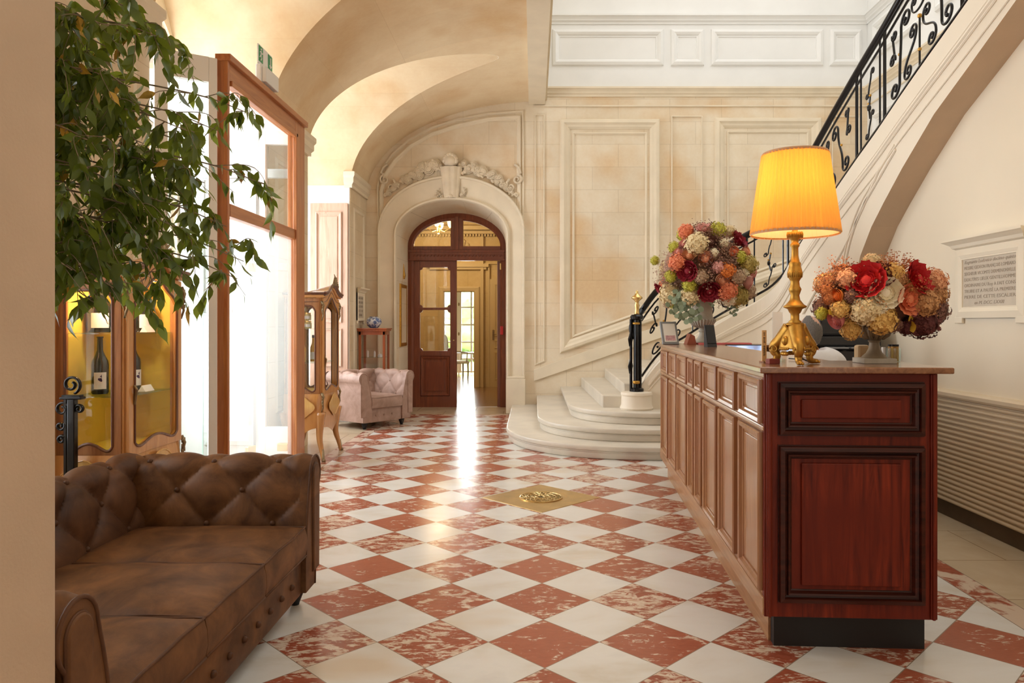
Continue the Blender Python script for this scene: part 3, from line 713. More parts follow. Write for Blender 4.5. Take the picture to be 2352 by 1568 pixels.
# ------------------------------------------------------------ staircase
PTH = [(1.157, 8.15, .60), (1.406, 8.15, .93), (1.70, 8.15, 1.12), (1.98, 8.15, 1.30), (2.25, 8.14, 1.46), (2.425, 8.09, 1.565), (2.54, 8.0, 1.66), (2.624, 7.85, 1.80), (2.682, 7.65, 2.02), (2.70, 7.5, 2.13),
       (2.71, 7.1, 2.33), (2.71, 6.725, 2.498), (2.71, 6.24, 2.70), (2.71, 5.82, 2.865), (2.71, 5.472, 3.015), (2.71, 5.129, 3.155), (2.71, 4.675, 3.33), (2.71, 4.0, 3.60), (2.71, 3.0, 4.0), (2.71, 2.2, 4.32)]
def catmull(P, m=6):
    P = [Vector(p) for p in P]; Q = [P[0]*2-P[1]]+P+[P[-1]*2-P[-2]]; R = []
    for i in range(1, len(Q)-2):
        for j in range(m):
            t = j/m; a, b_, c, d = Q[i-1], Q[i], Q[i+1], Q[i+2]
            R.append(.5*((2*b_)+(c-a)*t+(2*a-5*b_+4*c-d)*t*t+(3*b_-a-3*c+d)*t**3))
    return R+[P[-1]]
SP = catmull(PTH)
CUM = [0]
for i in range(1, len(SP)): CUM.append(CUM[-1]+math.hypot(SP[i].x-SP[i-1].x, SP[i].y-SP[i-1].y))
def path_at(s):
    s = max(0, min(CUM[-1]-1e-6, s)); i = 0
    while CUM[i+1] < s: i += 1
    t = (s-CUM[i])/(CUM[i+1]-CUM[i]); p = SP[i].lerp(SP[i+1], t); d = SP[i+1]-SP[i]; d.z = 0; d.normalize()
    return p, d
def side(d): return Vector((-d.y, d.x, 0))
SOF = [(2.2, 4.0), (3.0, 3.68), (3.5, 3.45), (4.12, 3.17), (4.57, 2.955), (4.98, 2.765), (5.41, 2.49), (5.7, 2.28), (5.9, 2.125), (6.1, 1.91), (6.25, 1.62), (6.35, 1.3), (6.42, .8), (6.45, 0.0)]
def sofz(y):
    if y >= 6.45: return 0.0
    for (a, za), (c, zc) in zip(SOF, SOF[1:]):
        if a <= y <= c: return za+(zc-za)*(y-a)/(c-a)
    return SOF[0][1]
smp = [CUM[-1]*i/150 for i in range(151)]
smp += [CUM[-1]-(y-2.2) for y, _ in SOF]; smp = sorted(set(round(s, 4) for s in smp))
b = MB(); Rf = []; Rb = []
for s in smp:
    p, d = path_at(s); n = side(d); zt = p.z+.02; zb = min(sofz(p.y), zt-.1) if p.x > 2.69 else 0
    zb += .03 if p.x > 2.69 and zb > .1 else 0; rows = [(0, zb-.03 if p.x > 2.69 and zb > .1 else zb)] + [(0, zb+(zt-zb)*q/4) for q in (1, 2, 3)] + [(0, zt-.02), (.02, zt), (.16, zt), (.16, zb)]
    Rf.append([b.bm.verts.new((p.x+n.x*a, p.y+n.y*a, z)) for a, z in rows])
for i in range(len(Rf)-1):
    for j in range(8): b.bm.faces.new((Rf[i][j], Rf[i+1][j], Rf[i+1][(j+1) % 8], Rf[i][(j+1) % 8]))
ws = st(b.build('wall_stair_string', M['paint_string']))
# soffit strip and the recessed wall beneath the upper flight
b = MB()
for (a, za), (c, zc) in zip(SOF, SOF[1:]): b.face([(2.71, a, za), (2.71, c, zc), (2.95, c, zc), (2.95, a, za)])
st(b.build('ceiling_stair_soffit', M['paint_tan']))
b = MB(); b.prism([(-2.4, 0), (6.5, 0)]+[(y, z+.06) for y, z in SOF[::-1][1:]]+[(-2.4, 4.0)], 2.92, 2.97, 'x'); st(b.build('wall_right', M['paint_cream']))
# mouldings on the string
def string_line(off, s0, s1, r, fl=(1, 1)):
    b = MB(); b.tube([(lambda p, d: (p.x-side(d).x*.004, p.y-side(d).y*.004, p.z-off(s)))(*path_at(s)) for s in [s0+(s1-s0)*i/120 for i in range(121)]], r, 6); return b
for o_, r_ in ((.175, .012), (.205, .016), (.232, .010), (.33, .007)):
    b = string_line(lambda s: o_*min(1, .45+s*.3), .12, CUM[-1]-.05, r_); st(b.build('trim_%d' % k, M['paint_string'])); k += 1
for dx, dz, r_ in ((.17, .16, .011), (.21, .20, .008)):
    P = [(2.706, y+dx*(1 if y > 5.9 else (y-4.9 if y > 4.9 else 0)), z+dz) for y, z in SOF if 5.0 < y < 6.44] + [(2.706, 6.45+dx, .3)]
    b = MB(); b.tube(catmull(P, 5), r_, 6); st(b.build('trim_%d' % k, M['paint_string'])); k += 1
# third line: falls from the string moulding to the arch foot
b = MB(); b.tube(catmull([(2.706, 5.75, 2.56), (2.706, 6.1, 2.25), (2.706, 6.5, 1.95), (2.706, 6.95, 1.72), (2.69, 7.35, 1.45)], 6), .011, 6); st(b.build('trim_%d' % k, M['paint_string'])); k += 1
# curtail steps
def curtail(n, xl, yf, r, xr=2.4, z0=0, z1=.135):
    def outline(e):
        xl_, yf_, r_ = xl-e, yf-e, r+e; P = [(xr, YB), (xl_, YB)]
        rx, ry = r_*1.0, r_
        for i in range(25):
            t = PI/2*i/24; P.append((xl_+rx*2.0*(1-math.cos(t)**.9 if math.cos(t) > 0 else 1), yf_+ry*2.0*(1-math.sin(t)**.9)))
        return P+[(xr, yf_)]
    b = MB(); b.prism(outline(-.03), z0, z1-.05); b.prism(outline(0), z1-.055, z1)
    b.prism(outline(-.018), z1-.075, z1-.05)
    o = st(b.build('stair_step', M['step_stone'], bev=.016, smooth=True)); return o
curtail(1, -.32, 7.22, .80); curtail(2, .05, 7.50, .60, z0=.135, z1=.27); curtail(3, .41, 7.78, .50, z0=.27, z1=.405)
# winding steps above
zi = [p.z for p in SP]
def s_at_z(z):
    for i in range(len(SP)-1):
        if SP[i].z <= z <= SP[i+1].z: return CUM[i]+(CUM[i+1]-CUM[i])*(z-SP[i].z)/max(1e-6, SP[i+1].z-SP[i].z)
    return 0 if z < SP[0].z else CUM[-1]
def outer(k_):
    d = .72+(k_-4)*.355
    if d < 5.04: return Vector((d, YB))
    return Vector((5.04, YB-(d-5.04)*1.75))
for kk in range(4, 27):
    z1 = .135*kk; I0 = path_at(s_at_z(z1-.02)+.02); I1 = path_at(s_at_z(z1+.115)+.04)
    def ip(t): p, d = t; n = side(d); return Vector((p.x+n.x*.10, p.y+n.y*.10))
    a0, a1 = ip(I0), ip(I1); o0, o1_ = outer(kk), outer(kk+1.1)
    if kk < 6: a0 = Vector((.78+(kk-4)*.24, 8.3)); 
    mid = [Vector((5.04, YB))] if o0.x < 5.03 <= o1_.x and o1_.y < YB-.01 else []
    dirn = (a0-o0); nn = Vector((dirn.y, -dirn.x)).normalized()
    poly = [a0, o0]+mid+[o1_, a1]
    b = MB(); b.prism([(p.x, p.y) for p in poly], z1-.17, z1); st(b.build('stair_step', M['step_stone'], bev=.012))
b = MB(); b.lathe([(.175, 0), (.185, .02), (.17, .05), (.165, .15), (.175, .165), (.17, .19), (.12, .195)], 32, (1.14, 8.13, .405)); 
st(b.build('trim_%d' % k, M['paint_string'], smooth=True, ang=.6)); k += 1

# ------------------------------------------------------------ wrought iron railing
rail = empty('stair_railing', (1.157, 8.15, .6)); tag(rail, 'black wrought iron stair railing with scrolls climbing from the brass-tipped newel', 'railing')
RO = Vector(rail.location)
def RP(s, h, off=.06):
    p, d = path_at(s); n = side(d); return Vector((p.x+n.x*off, p.y+n.y*off, p.z+.02+h))-RO
LT = CUM[-1]-.4
def bar2(pts, r, n=6, m=None): # pts in (s, h)
    b = MB(); b.tube([RP(s, h) for s, h in pts], r, n); return b
S = [i*.05 for i in range(int(LT/.05))]
b = MB(); b.tube([RP(s, .80) for s in [0.06]+S[2:]], .030, 10, flat=(1.0, 1.0)); b.tube([RP(s, .765) for s in S[1:]], .014, 6)
cur = [RP(.06, .80)]
for i in range(14):
    t = i/13; cur.append(RP(.0, .80)+Vector((-.02-.05*math.sin(t*PI), -.02-.03*t, -.02-.22*t)))
b.tube(cur, lambda t: .034-.01*t, 10); b.build('handrail', M['iron'], rail, smooth=True)
b = bar2([(s, .07) for s in S[1:]], .013); b.build('bottom_rail', M['iron'], rail)
b = bar2([(s, .69) for s in S[1:]], .010); b.build('upper_rail', M['iron'], rail)
def s_of_y(y): return CUM[-1]-(y-2.2)
def vbar(s, r=.012, h0=.0, h1=.79):
    b = bar2([(s, h0), (s, h1)], r); b.build('bar', M['iron'], rail)
def curve2(kappa, L=1, n=70):
    # polyline from a curvature list [(t, k)]
    x = y = a = 0; P = [(0, 0)]
    for i in range(n):
        t = i/n
        for (t0, k0), (t1, k1) in zip(kappa, kappa[1:]):
            if t0 <= t <= t1: kv = k0+(k1-k0)*(t-t0)/(t1-t0); break
        a += kv/n; x += math.cos(a)/n; y += math.sin(a)/n; P.append((x, y))
    return P
def fit(P, s0, s1, h0, h1, rot=0, fx=False, fy=False):
    c, s_ = math.cos(rot), math.sin(rot); Q = [(x*c-y*s_, x*s_+y*c) for x, y in P]
    xa = min(q[0] for q in Q); xb = max(q[0] for q in Q); ya = min(q[1] for q in Q); yb = max(q[1] for q in Q)
    R = []
    for x, y in Q:
        u = (x-xa)/(xb-xa); v = (y-ya)/(yb-ya)
        if fx: u = 1-u
        if fy: v = 1-v
        R.append((s0+(s1-s0)*u, h0+(h1-h0)*v))
    return R
def scroll(P, r=.010):
    b = bar2(P, r, 6); b.sphere(RP(*P[0]), r*1.5, u=8, v=6); b.sphere(RP(*P[-1]), r*1.5, u=8, v=6); return b.build('scroll', M['iron'], rail, smooth=True)
KS = [(0, 26), (.25, 14), (.45, 2), (.55, -2), (.75, -14), (1, -26)]
KC = [(0, 30), (.22, 15), (.4, 2.5), (.6, 2.5), (.78, 15), (1, 30)]
KS2 = [(0, 34), (.16, 20), (.3, 3), (.62, -3.2), (.82, -10), (1, -30)]
def spir(c, r, a, d, n=26, turns=1.15):
    return [(c[0]+r*(1-.78*i/n)*math.cos(a-d*turns*2*PI*i/n), c[1]+r*(1-.78*i/n)*math.sin(a-d*turns*2*PI*i/n)) for i in range(n, -1, -1)]
def sc2(c1, r1, a1, d1, c2, r2, a2, d2, k1, k2=None):
    a1, a2 = math.radians(a1), math.radians(a2); k2 = k2 or k1
    A_, B_2 = spir(c1, r1, a1, d1), spir(c2, r2, a2, d2)
    t1 = (-d1*math.sin(a1), d1*math.cos(a1)); t2 = (-d2*math.sin(a2), d2*math.cos(a2)); p0, p3 = A_[-1], B_2[-1]
    p1 = (p0[0]+t1[0]*k1, p0[1]+t1[1]*k1); p2 = (p3[0]+t2[0]*k2, p3[1]+t2[1]*k2); mid = []
    for i in range(1, 24):
        t = i/24; q = 1-t; mid.append(tuple(q**3*p0[m]+3*q*q*t*p1[m]+3*q*t*t*p2[m]+t**3*p3[m] for m in (0, 1)))
    return A_+mid+B_2[::-1]
def wide(s0, s1):
    w = s1-s0; X = lambda u: s0+u*w; r = .072
    for m in (0, 1):
        f = (lambda u: X(1-u)) if m else X; g_ = (lambda a: 180-a) if m else (lambda a: a); e = -1 if m else 1
        scroll(sc2((f(.30), .575), r, g_(180), e, (f(.13), .175), r, g_(0), e, .20))
        scroll(sc2((f(.40), .40), .052, g_(0), -e, (f(.335), .165), .055, g_(180), -e, .13), .009)
        scroll(sc2((f(.09), .42), .045, g_(0), -e, (f(.12), .60), .038, g_(180), -e, .10), .009)
    scroll(sc2((X(.42), .60), .034, 180, 1, (X(.58), .60), .034, 0, -1, .13), .008)
    vbar(X(.5), .008, .07, .44); collar(X(.5), .44, .017); collar(X(.5), .20, .014); collar(X(.20), .39, .012); collar(X(.80), .39, .012)
def collar(s, h, r): b = MB(); b.sphere(RP(s, h), r, u=8, v=6); b.build('gilt_collar', M['gilt'], rail)
def narrow(s0, s1):
    w = s1-s0; vbar(s0, .014); vbar(s1, .014); vbar(s0+.16*w, .009); vbar(s1-.16*w, .009)
    m = (s0+s1)/2
    scroll(sc2((m+.09*w, .60), .030, 180, 1, (m-.11*w, .46), .026, 0, 1, .05), .007); scroll(sc2((m+.09*w, .26), .026, 180, 1, (m-.11*w, .13), .030, 0, 1, .05), .007)
    b = MB(); P = [(m, .24), (m-.02, .34), (m, .44)]; b.tube([RP(*p) for p in P], .009, 6); b.sphere(RP(m-.02, .34), .018, (1, 1, 1.6), 8, 6); b.build('baluster', M['iron'], rail)
    collar(m-.02, .375, .014); collar(m, .43, .012)
wide(.08, 1.16); narrow(1.20, 1.66); 
sA, sB, sC, sD = s_of_y(6.30), s_of_y(5.80), s_of_y(4.75), s_of_y(4.3)
wide(1.70, sA-.03); narrow(sA, sB); wide(sB+.04, sC-.04); narrow(sC, sD); wide(sD+.04, sD+1.0)
b = MB()
for dx, dy, r in ((-.055, 0, .016), (.0, -.02, .030), (.045, .01, .020)): b.tube([(dx-.02, dy, 0), (dx-.02, dy, .80)], r, 10)
b.lathe([(.075, 0), (.075, .03), (.05, .045)], 20, (-.01, 0, 0)); b.lathe([(.05, .79), (.07, .80), (.075, .83), (.06, .85)], 20, (-.01, 0, 0))
b.build('newel_post', M['iron'], rail, smooth=True, ang=.6)
b = MB(); b.lathe([(.034, .085), (.040, .095), (.040, .11), (.034, .12)], 18, (-.02, -.02, 0)); b.lathe([(.036, .74), (.042, .75), (.036, .765)], 18, (-.02, -.02, 0)); b.build('brass_collar', M['gilt'], rail, smooth=True)
b = MB(); b.lathe([(.036, .85), (.026, .87), (.022, .93), (.030, .95), (.020, .97), (.024, 1.0), (.062, 1.03), (.058, 1.045), (.030, 1.065), (.014, 1.09), (.016, 1.105), (.004, 1.12)], 20, (-.01, -.01, 0)); b.build('finial', M['brass'], rail, smooth=True)
b = MB()
for s in (.2, .5): b.tube([Vector((-.085, 0, s)), Vector((-.10, -.02, s+.08)), Vector((-.08, 0, s+.16)), Vector((-.06, .02, s+.08)), Vector((-.085, 0, s))], .012, 6)
b.build('leaf_ornament', M['iron'], rail)
# ------------------------------------------------------------ text helper
def text(body, size, name, mat, parent, mtx, ext=.002, align='CENTER', shear=0, sx=1):
    cu = bpy.data.curves.new(name, 'FONT'); cu.body = body; cu.size = size; cu.extrude = ext; cu.align_x = align; cu.shear = shear; cu.resolution_u = 2
    t = bpy.data.objects.new('tmp', cu); COL.objects.link(t)
    dg = bpy.context.evaluated_depsgraph_get(); me = bpy.data.meshes.new_from_object(t.evaluated_get(dg)); bpy.data.objects.remove(t)
    me.transform(mtx @ Matrix.Diagonal((sx, 1, 1, 1))); me.materials.clear(); me.materials.append(mat); me.name = name
    o = bpy.data.objects.new(name, me); COL.objects.link(o)
    if parent is not None: o.parent = parent
    return o

# ------------------------------------------------------------ right wall: ribbed wainscot, baseboard, engraved plaque
b = MB(); n = 21; pr = [(0, .11)]
for i in range(n):
    z = .112+i*(.72/n); h = .72/n; pr += [(.035, z), (.042, z+.3*h), (.040, z+.62*h), (.026, z+.70*h), (.024, z+.96*h)]
pr += [(.045, .835), (.055, .85), (.055, .872), (.035, .885), (0, .89)]
V = [[b.bm.verts.new((2.92-a, y, z)) for a, z in pr] for y in (-2.4, 6.4)]
for j in range(len(pr)-1): b.bm.faces.new((V[0][j], V[1][j], V[1][j+1], V[0][j+1]))
st(b.build('trim_%d' % k, plain('wainscot_paint', (.72, .60, .43), .5, var=.06, vs=2))); k += 1
b = MB(); b.box(2.905, 2.92, -2.4, 6.4, 0, .115); st(b.build('baseboard_right', M['base_dark']))
def plaque(name, loc, rz, w, h, label, lines, small=False):
    # local: x along the wall, z up, front towards -y
    p = empty(name, loc, rz); tag(p, label, 'plaque')
    b = MB(); fw = w*.13
    b.sweep([(-w/2, 0, 0), (-w/2, 0, h), (w/2, 0, h), (w/2, 0, 0)], (0, -1, 0), [(.004, 0), (0, .014), (-.012, .02), (-.03, .026), (-fw, .02), (-fw, 0)]) 
    b.box(-w/2-fw, -w/2+.0, -.018, 0, -fw, h+fw); b.box(w/2, w/2+fw, -.018, 0, -fw, h+fw); b.box(-w/2, w/2, -.018, 0, h, h+fw); b.box(-w/2, w/2, -.018, 0, -fw, 0)
    for s in (-1, 1): b.box(s*(w/2+fw*.55)-fw*.6, s*(w/2+fw*.55)+fw*.6, -.022, 0, -fw-.035, -fw+.01, bev=.005)
    b.build('plaque_frame', M['paint_cream'], p)
    b = MB(); cw = w/2+fw
    V = []
    for x, e in ((-cw, -1), (cw, 1)): V.append([b.bm.verts.new((x+e*a, -a-.015, h+fw+z)) for a, z in [(0, 0), (.02, .01), (.03, .03), (.06, .05), (.07, .055), (.07, .07), (0, .075)]])
    for j in range(6): b.bm.faces.new((V[0][j], V[1][j], V[1][j+1], V[0][j+1]))
    b.bm.faces.new(V[0]); b.bm.faces.new(V[1][::-1])
    b.build('plaque_cornice', M['paint_cream'], p)
    b = MB(); b.box(-w/2, w/2, -.010, 0, 0, h); sl = b.build('engraved_slab', M['plaque'], p)
    nl = len(lines)
    for i, (t, sh) in enumerate(lines):
        z = h-(i+.80)*h/(nl+.25); sz = h/(nl)*.78
        o = text(t, sz, 'engraved_line', M['carved_text'], sl, Matrix.Translation((0, -.0105, z)) @ Matrix.Rotation(PI/2, 4, 'X'), .0006, shear=sh)
        xs_ = [v.co.x for v in o.data.vertices]; ww = max(xs_)-min(xs_)
        tgt = w*(.94 if i < nl-1 else .55)
        o.data.transform(Matrix.Diagonal((tgt/ww, 1, 1, 1)))
    return p
LINES = [('Regnante Ludovico decimo quinto', .35), ('MESSIRE GEDEON FRANÇOIS LOMBARD', 0), ('SEIGNEUR VICOMTE DERMENONVILLE', 0), ('DEAUTRES LIEUX GENTILLHOMME', 0), ('ORDINAIRE DU Roy A FAIT CONS', 0), ('TRUIRE ET A PAUSÉ LA PREMIERE', 0), ('PIERRE DE CETTE ESCALIER', 0), ('en M. DCC. LXXIII', .3)]
plaque('wall_plaque', (2.918, 4.70, 1.46), -PI/2, .56, .32, 'engraved stone plaque in a cream moulded frame high on the right wall', LINES)
plaque('wall_plaque', (-2.518, 10.68, 1.43), PI/2, .34, .32, 'small engraved plaque with a ledge on the far left pillar above the glass cabinet', [('REGNANTE LUDOVICO', 0), ('DECIMO QUINTO', 0), ('CE BATIMENT', 0), ('A ESTE FAIT', 0), ('CONSTRUIRE', 0)])

# ------------------------------------------------------------ brass floor grate
g = empty('floor_grate', (.06, 5.71, 0), PI/4); tag(g, 'square brass floor grate with a pierced round centre set in the checkered marble', 'floor grate')
b = MB(); hw_ = .325; nn = 48
sq = []
for i in range(nn):
    a = 2*PI*i/nn; c_, s_ = math.cos(a), math.sin(a); m_ = max(abs(c_), abs(s_)); sq.append((hw_*c_/m_, hw_*s_/m_))
ri = .205
A = [b.bm.verts.new((x, y, 0)) for x, y in sq]; B = [b.bm.verts.new((x*.99, y*.99, .003)) for x, y in sq]
C = [b.bm.verts.new((ri*math.cos(2*PI*i/nn), ri*math.sin(2*PI*i/nn), .003)) for i in range(nn)]; D_ = [b.bm.verts.new((ri*.97*math.cos(2*PI*i/nn), ri*.97*math.sin(2*PI*i/nn), .0015)) for i in range(nn)]
E_ = [b.bm.verts.new((ri*.80*math.cos(2*PI*i/nn), ri*.80*math.sin(2*PI*i/nn), .002)) for i in range(nn)]
for i in range(nn):
    j = (i+1) % nn
    for P, Q in ((A, B), (B, C), (C, D_), (D_, E_)): b.bm.faces.new((P[i], P[j], Q[j], Q[i]))
b.build('plate', M['brass_dull'], g)
b = MB(); b.lathe([(.166, .0015), (.166, .0017)], 40); b.build('dark_recess', M['black'], g)
b = MB()
for r in (.162, .115, .07, .03): b.tube([(r*math.cos(i*PI/20), r*math.sin(i*PI/20), .005) for i in range(40)], .0065 if r > .16 else .005, 5, closed=True)
for q in range(3):
    r0, r1, n_ = ((.03, .07, 8), (.07, .115, 12), (.115, .162, 18))[q]
    for i in range(n_):
        a = 2*PI*i/n_; da = PI/n_
        b.tube([(r0*math.cos(a), r0*math.sin(a), .005), ((r0+r1)/2*math.cos(a+da*.8), (r0+r1)/2*math.sin(a+da*.8), .006), (r1*math.cos(a), r1*math.sin(a), .005)], .0034, 5)
        b.tube([(r0*math.cos(a), r0*math.sin(a), .005), ((r0+r1)/2*math.cos(a-da*.8), (r0+r1)/2*math.sin(a-da*.8), .006), (r1*math.cos(a), r1*math.sin(a), .005)], .0034, 5)
        b.sphere(((r0+r1)/2*math.cos(a+da), (r0+r1)/2*math.sin(a+da), .005), .006, (1, 1, .3), 6, 4)
b.build('pierced_rosette', M['brass_dull'], g)

# ------------------------------------------------------------ glazed wooden entrance screen and white vestibule
X0, X1 = -2.195, -2.125; YA, YZ = 5.10, 6.84; ZT = 3.20
sc = empty('entrance_screen', (X0, YA, 0)); tag(sc, 'tall cherry wood framed glass entrance screen with a transom bar', 'glazed screen')
b = MB()
def fr(y0, y1, z0, z1, x0=0, x1=.07, bev=.006): b.box(x0, x1, y0, y1, z0, z1, bev=bev)
b2 = MB()
L_ = YZ-YA
fr(0, .05, 0, ZT); fr(L_-.27, L_, 0, ZT); fr(L_-.29, L_-.23, .12, ZT-.15, .055, .09);
fr(-.004, .03, 0, ZT, .045, .08)
b.build('post_frame', M['frame_wood'], sc)
b = MB()
fr(.05, L_-.27, ZT-.17, ZT-.0); fr(-.01, L_+.01, ZT-.03, ZT+.02, -.01, .10); fr(.05, L_-.25, ZT-.19, ZT-.15, .05, .09)
b.build('top_rail', M['frame_wood_y'], sc)
b = MB(); fr(.05, L_-.27, 2.10, 2.19, -.0, .075); b.build('transom_bar', M['frame_wood_y'], sc)
b = MB(); fr(.05, L_-.27, 0, .12); b.build('bottom_rail', M['frame_wood_y'], sc)
b = MB(); b.box(.03, .036, .05, L_-.27, 2.19, ZT-.17); b.build('upper_pane', M['glass'], sc)
b = MB(); b.box(.03, .036, .05, L_-.27, .12, 2.10); b.build('lower_pane', M['lower_pane'], sc)
# white glazed side panels (near and far)
def side_panel(y, lab, rz=0):
    p = empty('vestibule_side_panel', (-2.185 if rz else -2.20, y, 0), rz); tag(p, lab, 'glazed panel', 'white side panels of the entrance vestibule')
    b = MB(); z1 = 3.17 if rz else 3.15
    for x0, x1 in ((-.055, 0), (-.385 if rz else -.315, -.305 if rz else -.265)): b.box(x0, x1, -.03, .03, 0, z1, bev=.005)
    q_ = -.305 if rz else -.265; b.box(q_, -.055, -.03, .03, 3.0, z1); b.box(q_, -.055, -.03, .03, 0, .40); b.box(-.265, -.055, -.025, .025, 1.88, 1.92) if 0 else None
    b.build('panel_frame', M['white_door'], p)
    b = MB(); b.box(q_, -.055, -.003, .003, .40, 3.0); b.build('pane', M['glass_door'], p)
side_panel(5.075, 'white framed narrow glass panel left of the wooden entrance screen', .566)
side_panel(6.80, 'white framed narrow glass panel seen behind the wooden entrance screen')
b = MB(); b.box(-3.33, -2.21, 5.11, 7.0, 3.12, 3.16); st(b.build('ceiling_vestibule', M['white_door']))
b = MB(); b.box(-3.33, -2.53, 6.94, 7.0, 0, 3.2); b.sweep([(-3.1, 6.94, .2), (-3.1, 6.94, 1.3), (-2.62, 6.94, 1.3), (-2.62, 6.94, .2)], (0, -1, 0), up); b.sweep([(-3.1, 6.94, 1.45), (-3.1, 6.94, 2.7), (-2.62, 6.94, 2.7), (-2.62, 6.94, 1.45)], (0, -1, 0), [(0, 0), (0, .015), (-.01, .02), (-.03, 0)])
b.box(-3.33, -2.2, 6.90, 6.95, 2.72, 2.80)
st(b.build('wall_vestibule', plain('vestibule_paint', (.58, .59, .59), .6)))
sw = empty('light_switch', (-2.95+.2, 6.935, 1.10)); tag(sw, 'white double light switch on the white vestibule wall behind the glass', 'light switch')
b = MB(); b.box(-.045, .045, -.012, 0, -.045, .045, bev=.004); b.build('cover_plate', M['white'], sw); b = MB(); b.box(-.025, .025, -.02, -.011, -.03, .03, bev=.003); b.build('rocker', M['white'], sw)
nb = MB(); nb.box(-3.06, -2.84, 6.928, 6.936, 1.39, 1.63); tag(nb.build('paper_notice', M['paper']), 'blank white notice sheet on the vestibule wall behind the glass', 'notice')
gd = empty('glass_door', (-2.56, 6.70, 0), -1.9); tag(gd, 'frameless clear glass door with brass hinges standing open inside the vestibule', 'glass door')
b = MB(); b.box(0, .60, -.006, .006, .02, 2.08); b.build('pane', M['glass_door'], gd)
b = MB(); b.box(.60, .604, -.006, .006, .02, 2.08); b.build('edge', M['glass_edge'], gd)
for z in (1.86, .20):
    b = MB(); b.box(-.03, .07, -.02, .02, z-.04, z+.04, bev=.006); b.build('hinge', M['brass'], gd)
for z in (1.86, .24):
    b = MB(); b.box(-2.30, -2.203, 6.60, 6.66, z-.035, z+.035, bev=.006)
    tag(b.build('door_hinge', M['brass']), 'brass door hinge block on the far post of the entrance screen, ' + ('upper of the two' if z > 1 else 'lower of the two'), 'hinge', 'hinges on the screen post')
# emergency exit light above the screen
ex = empty('exit_sign', (-2.16, 5.86, 3.222), PI/2); tag(ex, 'white emergency exit light with a green running figure sign on top of the wooden screen', 'exit sign')
b = MB(); b.box(-.15, .15, -.05, .0, 0, .15, bev=.012); b.build('lamp_body', M['white'], ex)
b = MB(); b.box(-.14, .14, -.085, -.05, .01, .13, bev=.006); b.build('diffuser', plain('clear_diffuser', (.75, .76, .76), .15), ex)
b = MB(); b.box(-.16, .14, -.03, -.02, .15, .30); b.build('sign_plate', M['white'], ex)
b = MB(); b.box(-.155, -.07, -.033, -.03, .17, .29); b.box(.045, .135, -.033, -.03, .17, .29); b.build('sign_green', plain('exit_green', (.02, .30, .12), .4), ex)
b = MB()
for pts in ([(-.115, -.034, .255), (-.12, -.034, .225), (-.105, -.034, .20), (-.12, -.034, .18)], [(-.12, -.034, .225), (-.135, -.034, .205), (-.147, -.034, .20)], [(-.116, -.034, .25), (-.095, -.034, .235), (-.085, -.034, .245)], [(-.116, -.034, .25), (-.14, -.034, .24)], [(.09, -.034, .27), (.09, -.034, .19)], [(.07, -.034, .21), (.09, -.034, .185), (.11, -.034, .21)]): b.tube(pts, .005, 5)
b.sphere((-.112, -.034, .268), .008, u=8, v=6); b.build('running_figure', M['white'], ex)

# ------------------------------------------------------------ shutters
def shutter(name, x0, x1, y, top, label):
    s = empty(name, (x0, y, 0)); tag(s, label, 'shutter'); w = x1-x0
    b = MB(); b.box(0, w, 0, .035, .05, top, bev=.004); b.build('shutter_board', M['shutter_wood'], s)
    def pnl(z0, z1):
        b = MB(); b.sweep([(.08, 0, z0), (.08, 0, z1), (w-.08, 0, z1), (w-.08, 0, z0)], (0, -1, 0), [(0, 0), (0, .016), (.012, .020), (.03, .004), (.035, 0)]); b.box(.14, w-.14, -.008, 0, z0+.06, z1-.06, bev=.004); b.build('panel', M['shutter_wood'], s)
    pnl(.15, .68); pnl(.76, 1.28); pnl(1.36, 1.58); pnl(1.70, top-.12)
shutter('wooden_shutter', -3.06, -2.545, 10.085, 3.0, 'tall panelled light oak shutter folded back beside the far left pillar')
b = MB(); b.box(-2.95, -2.535, 8.235, 8.275, .05, 3.0, bev=.004); tag(b.build('wooden_shutter', M['cherry']), 'dark shutter leaf seen edge-on behind the wooden entrance screen', 'shutter')

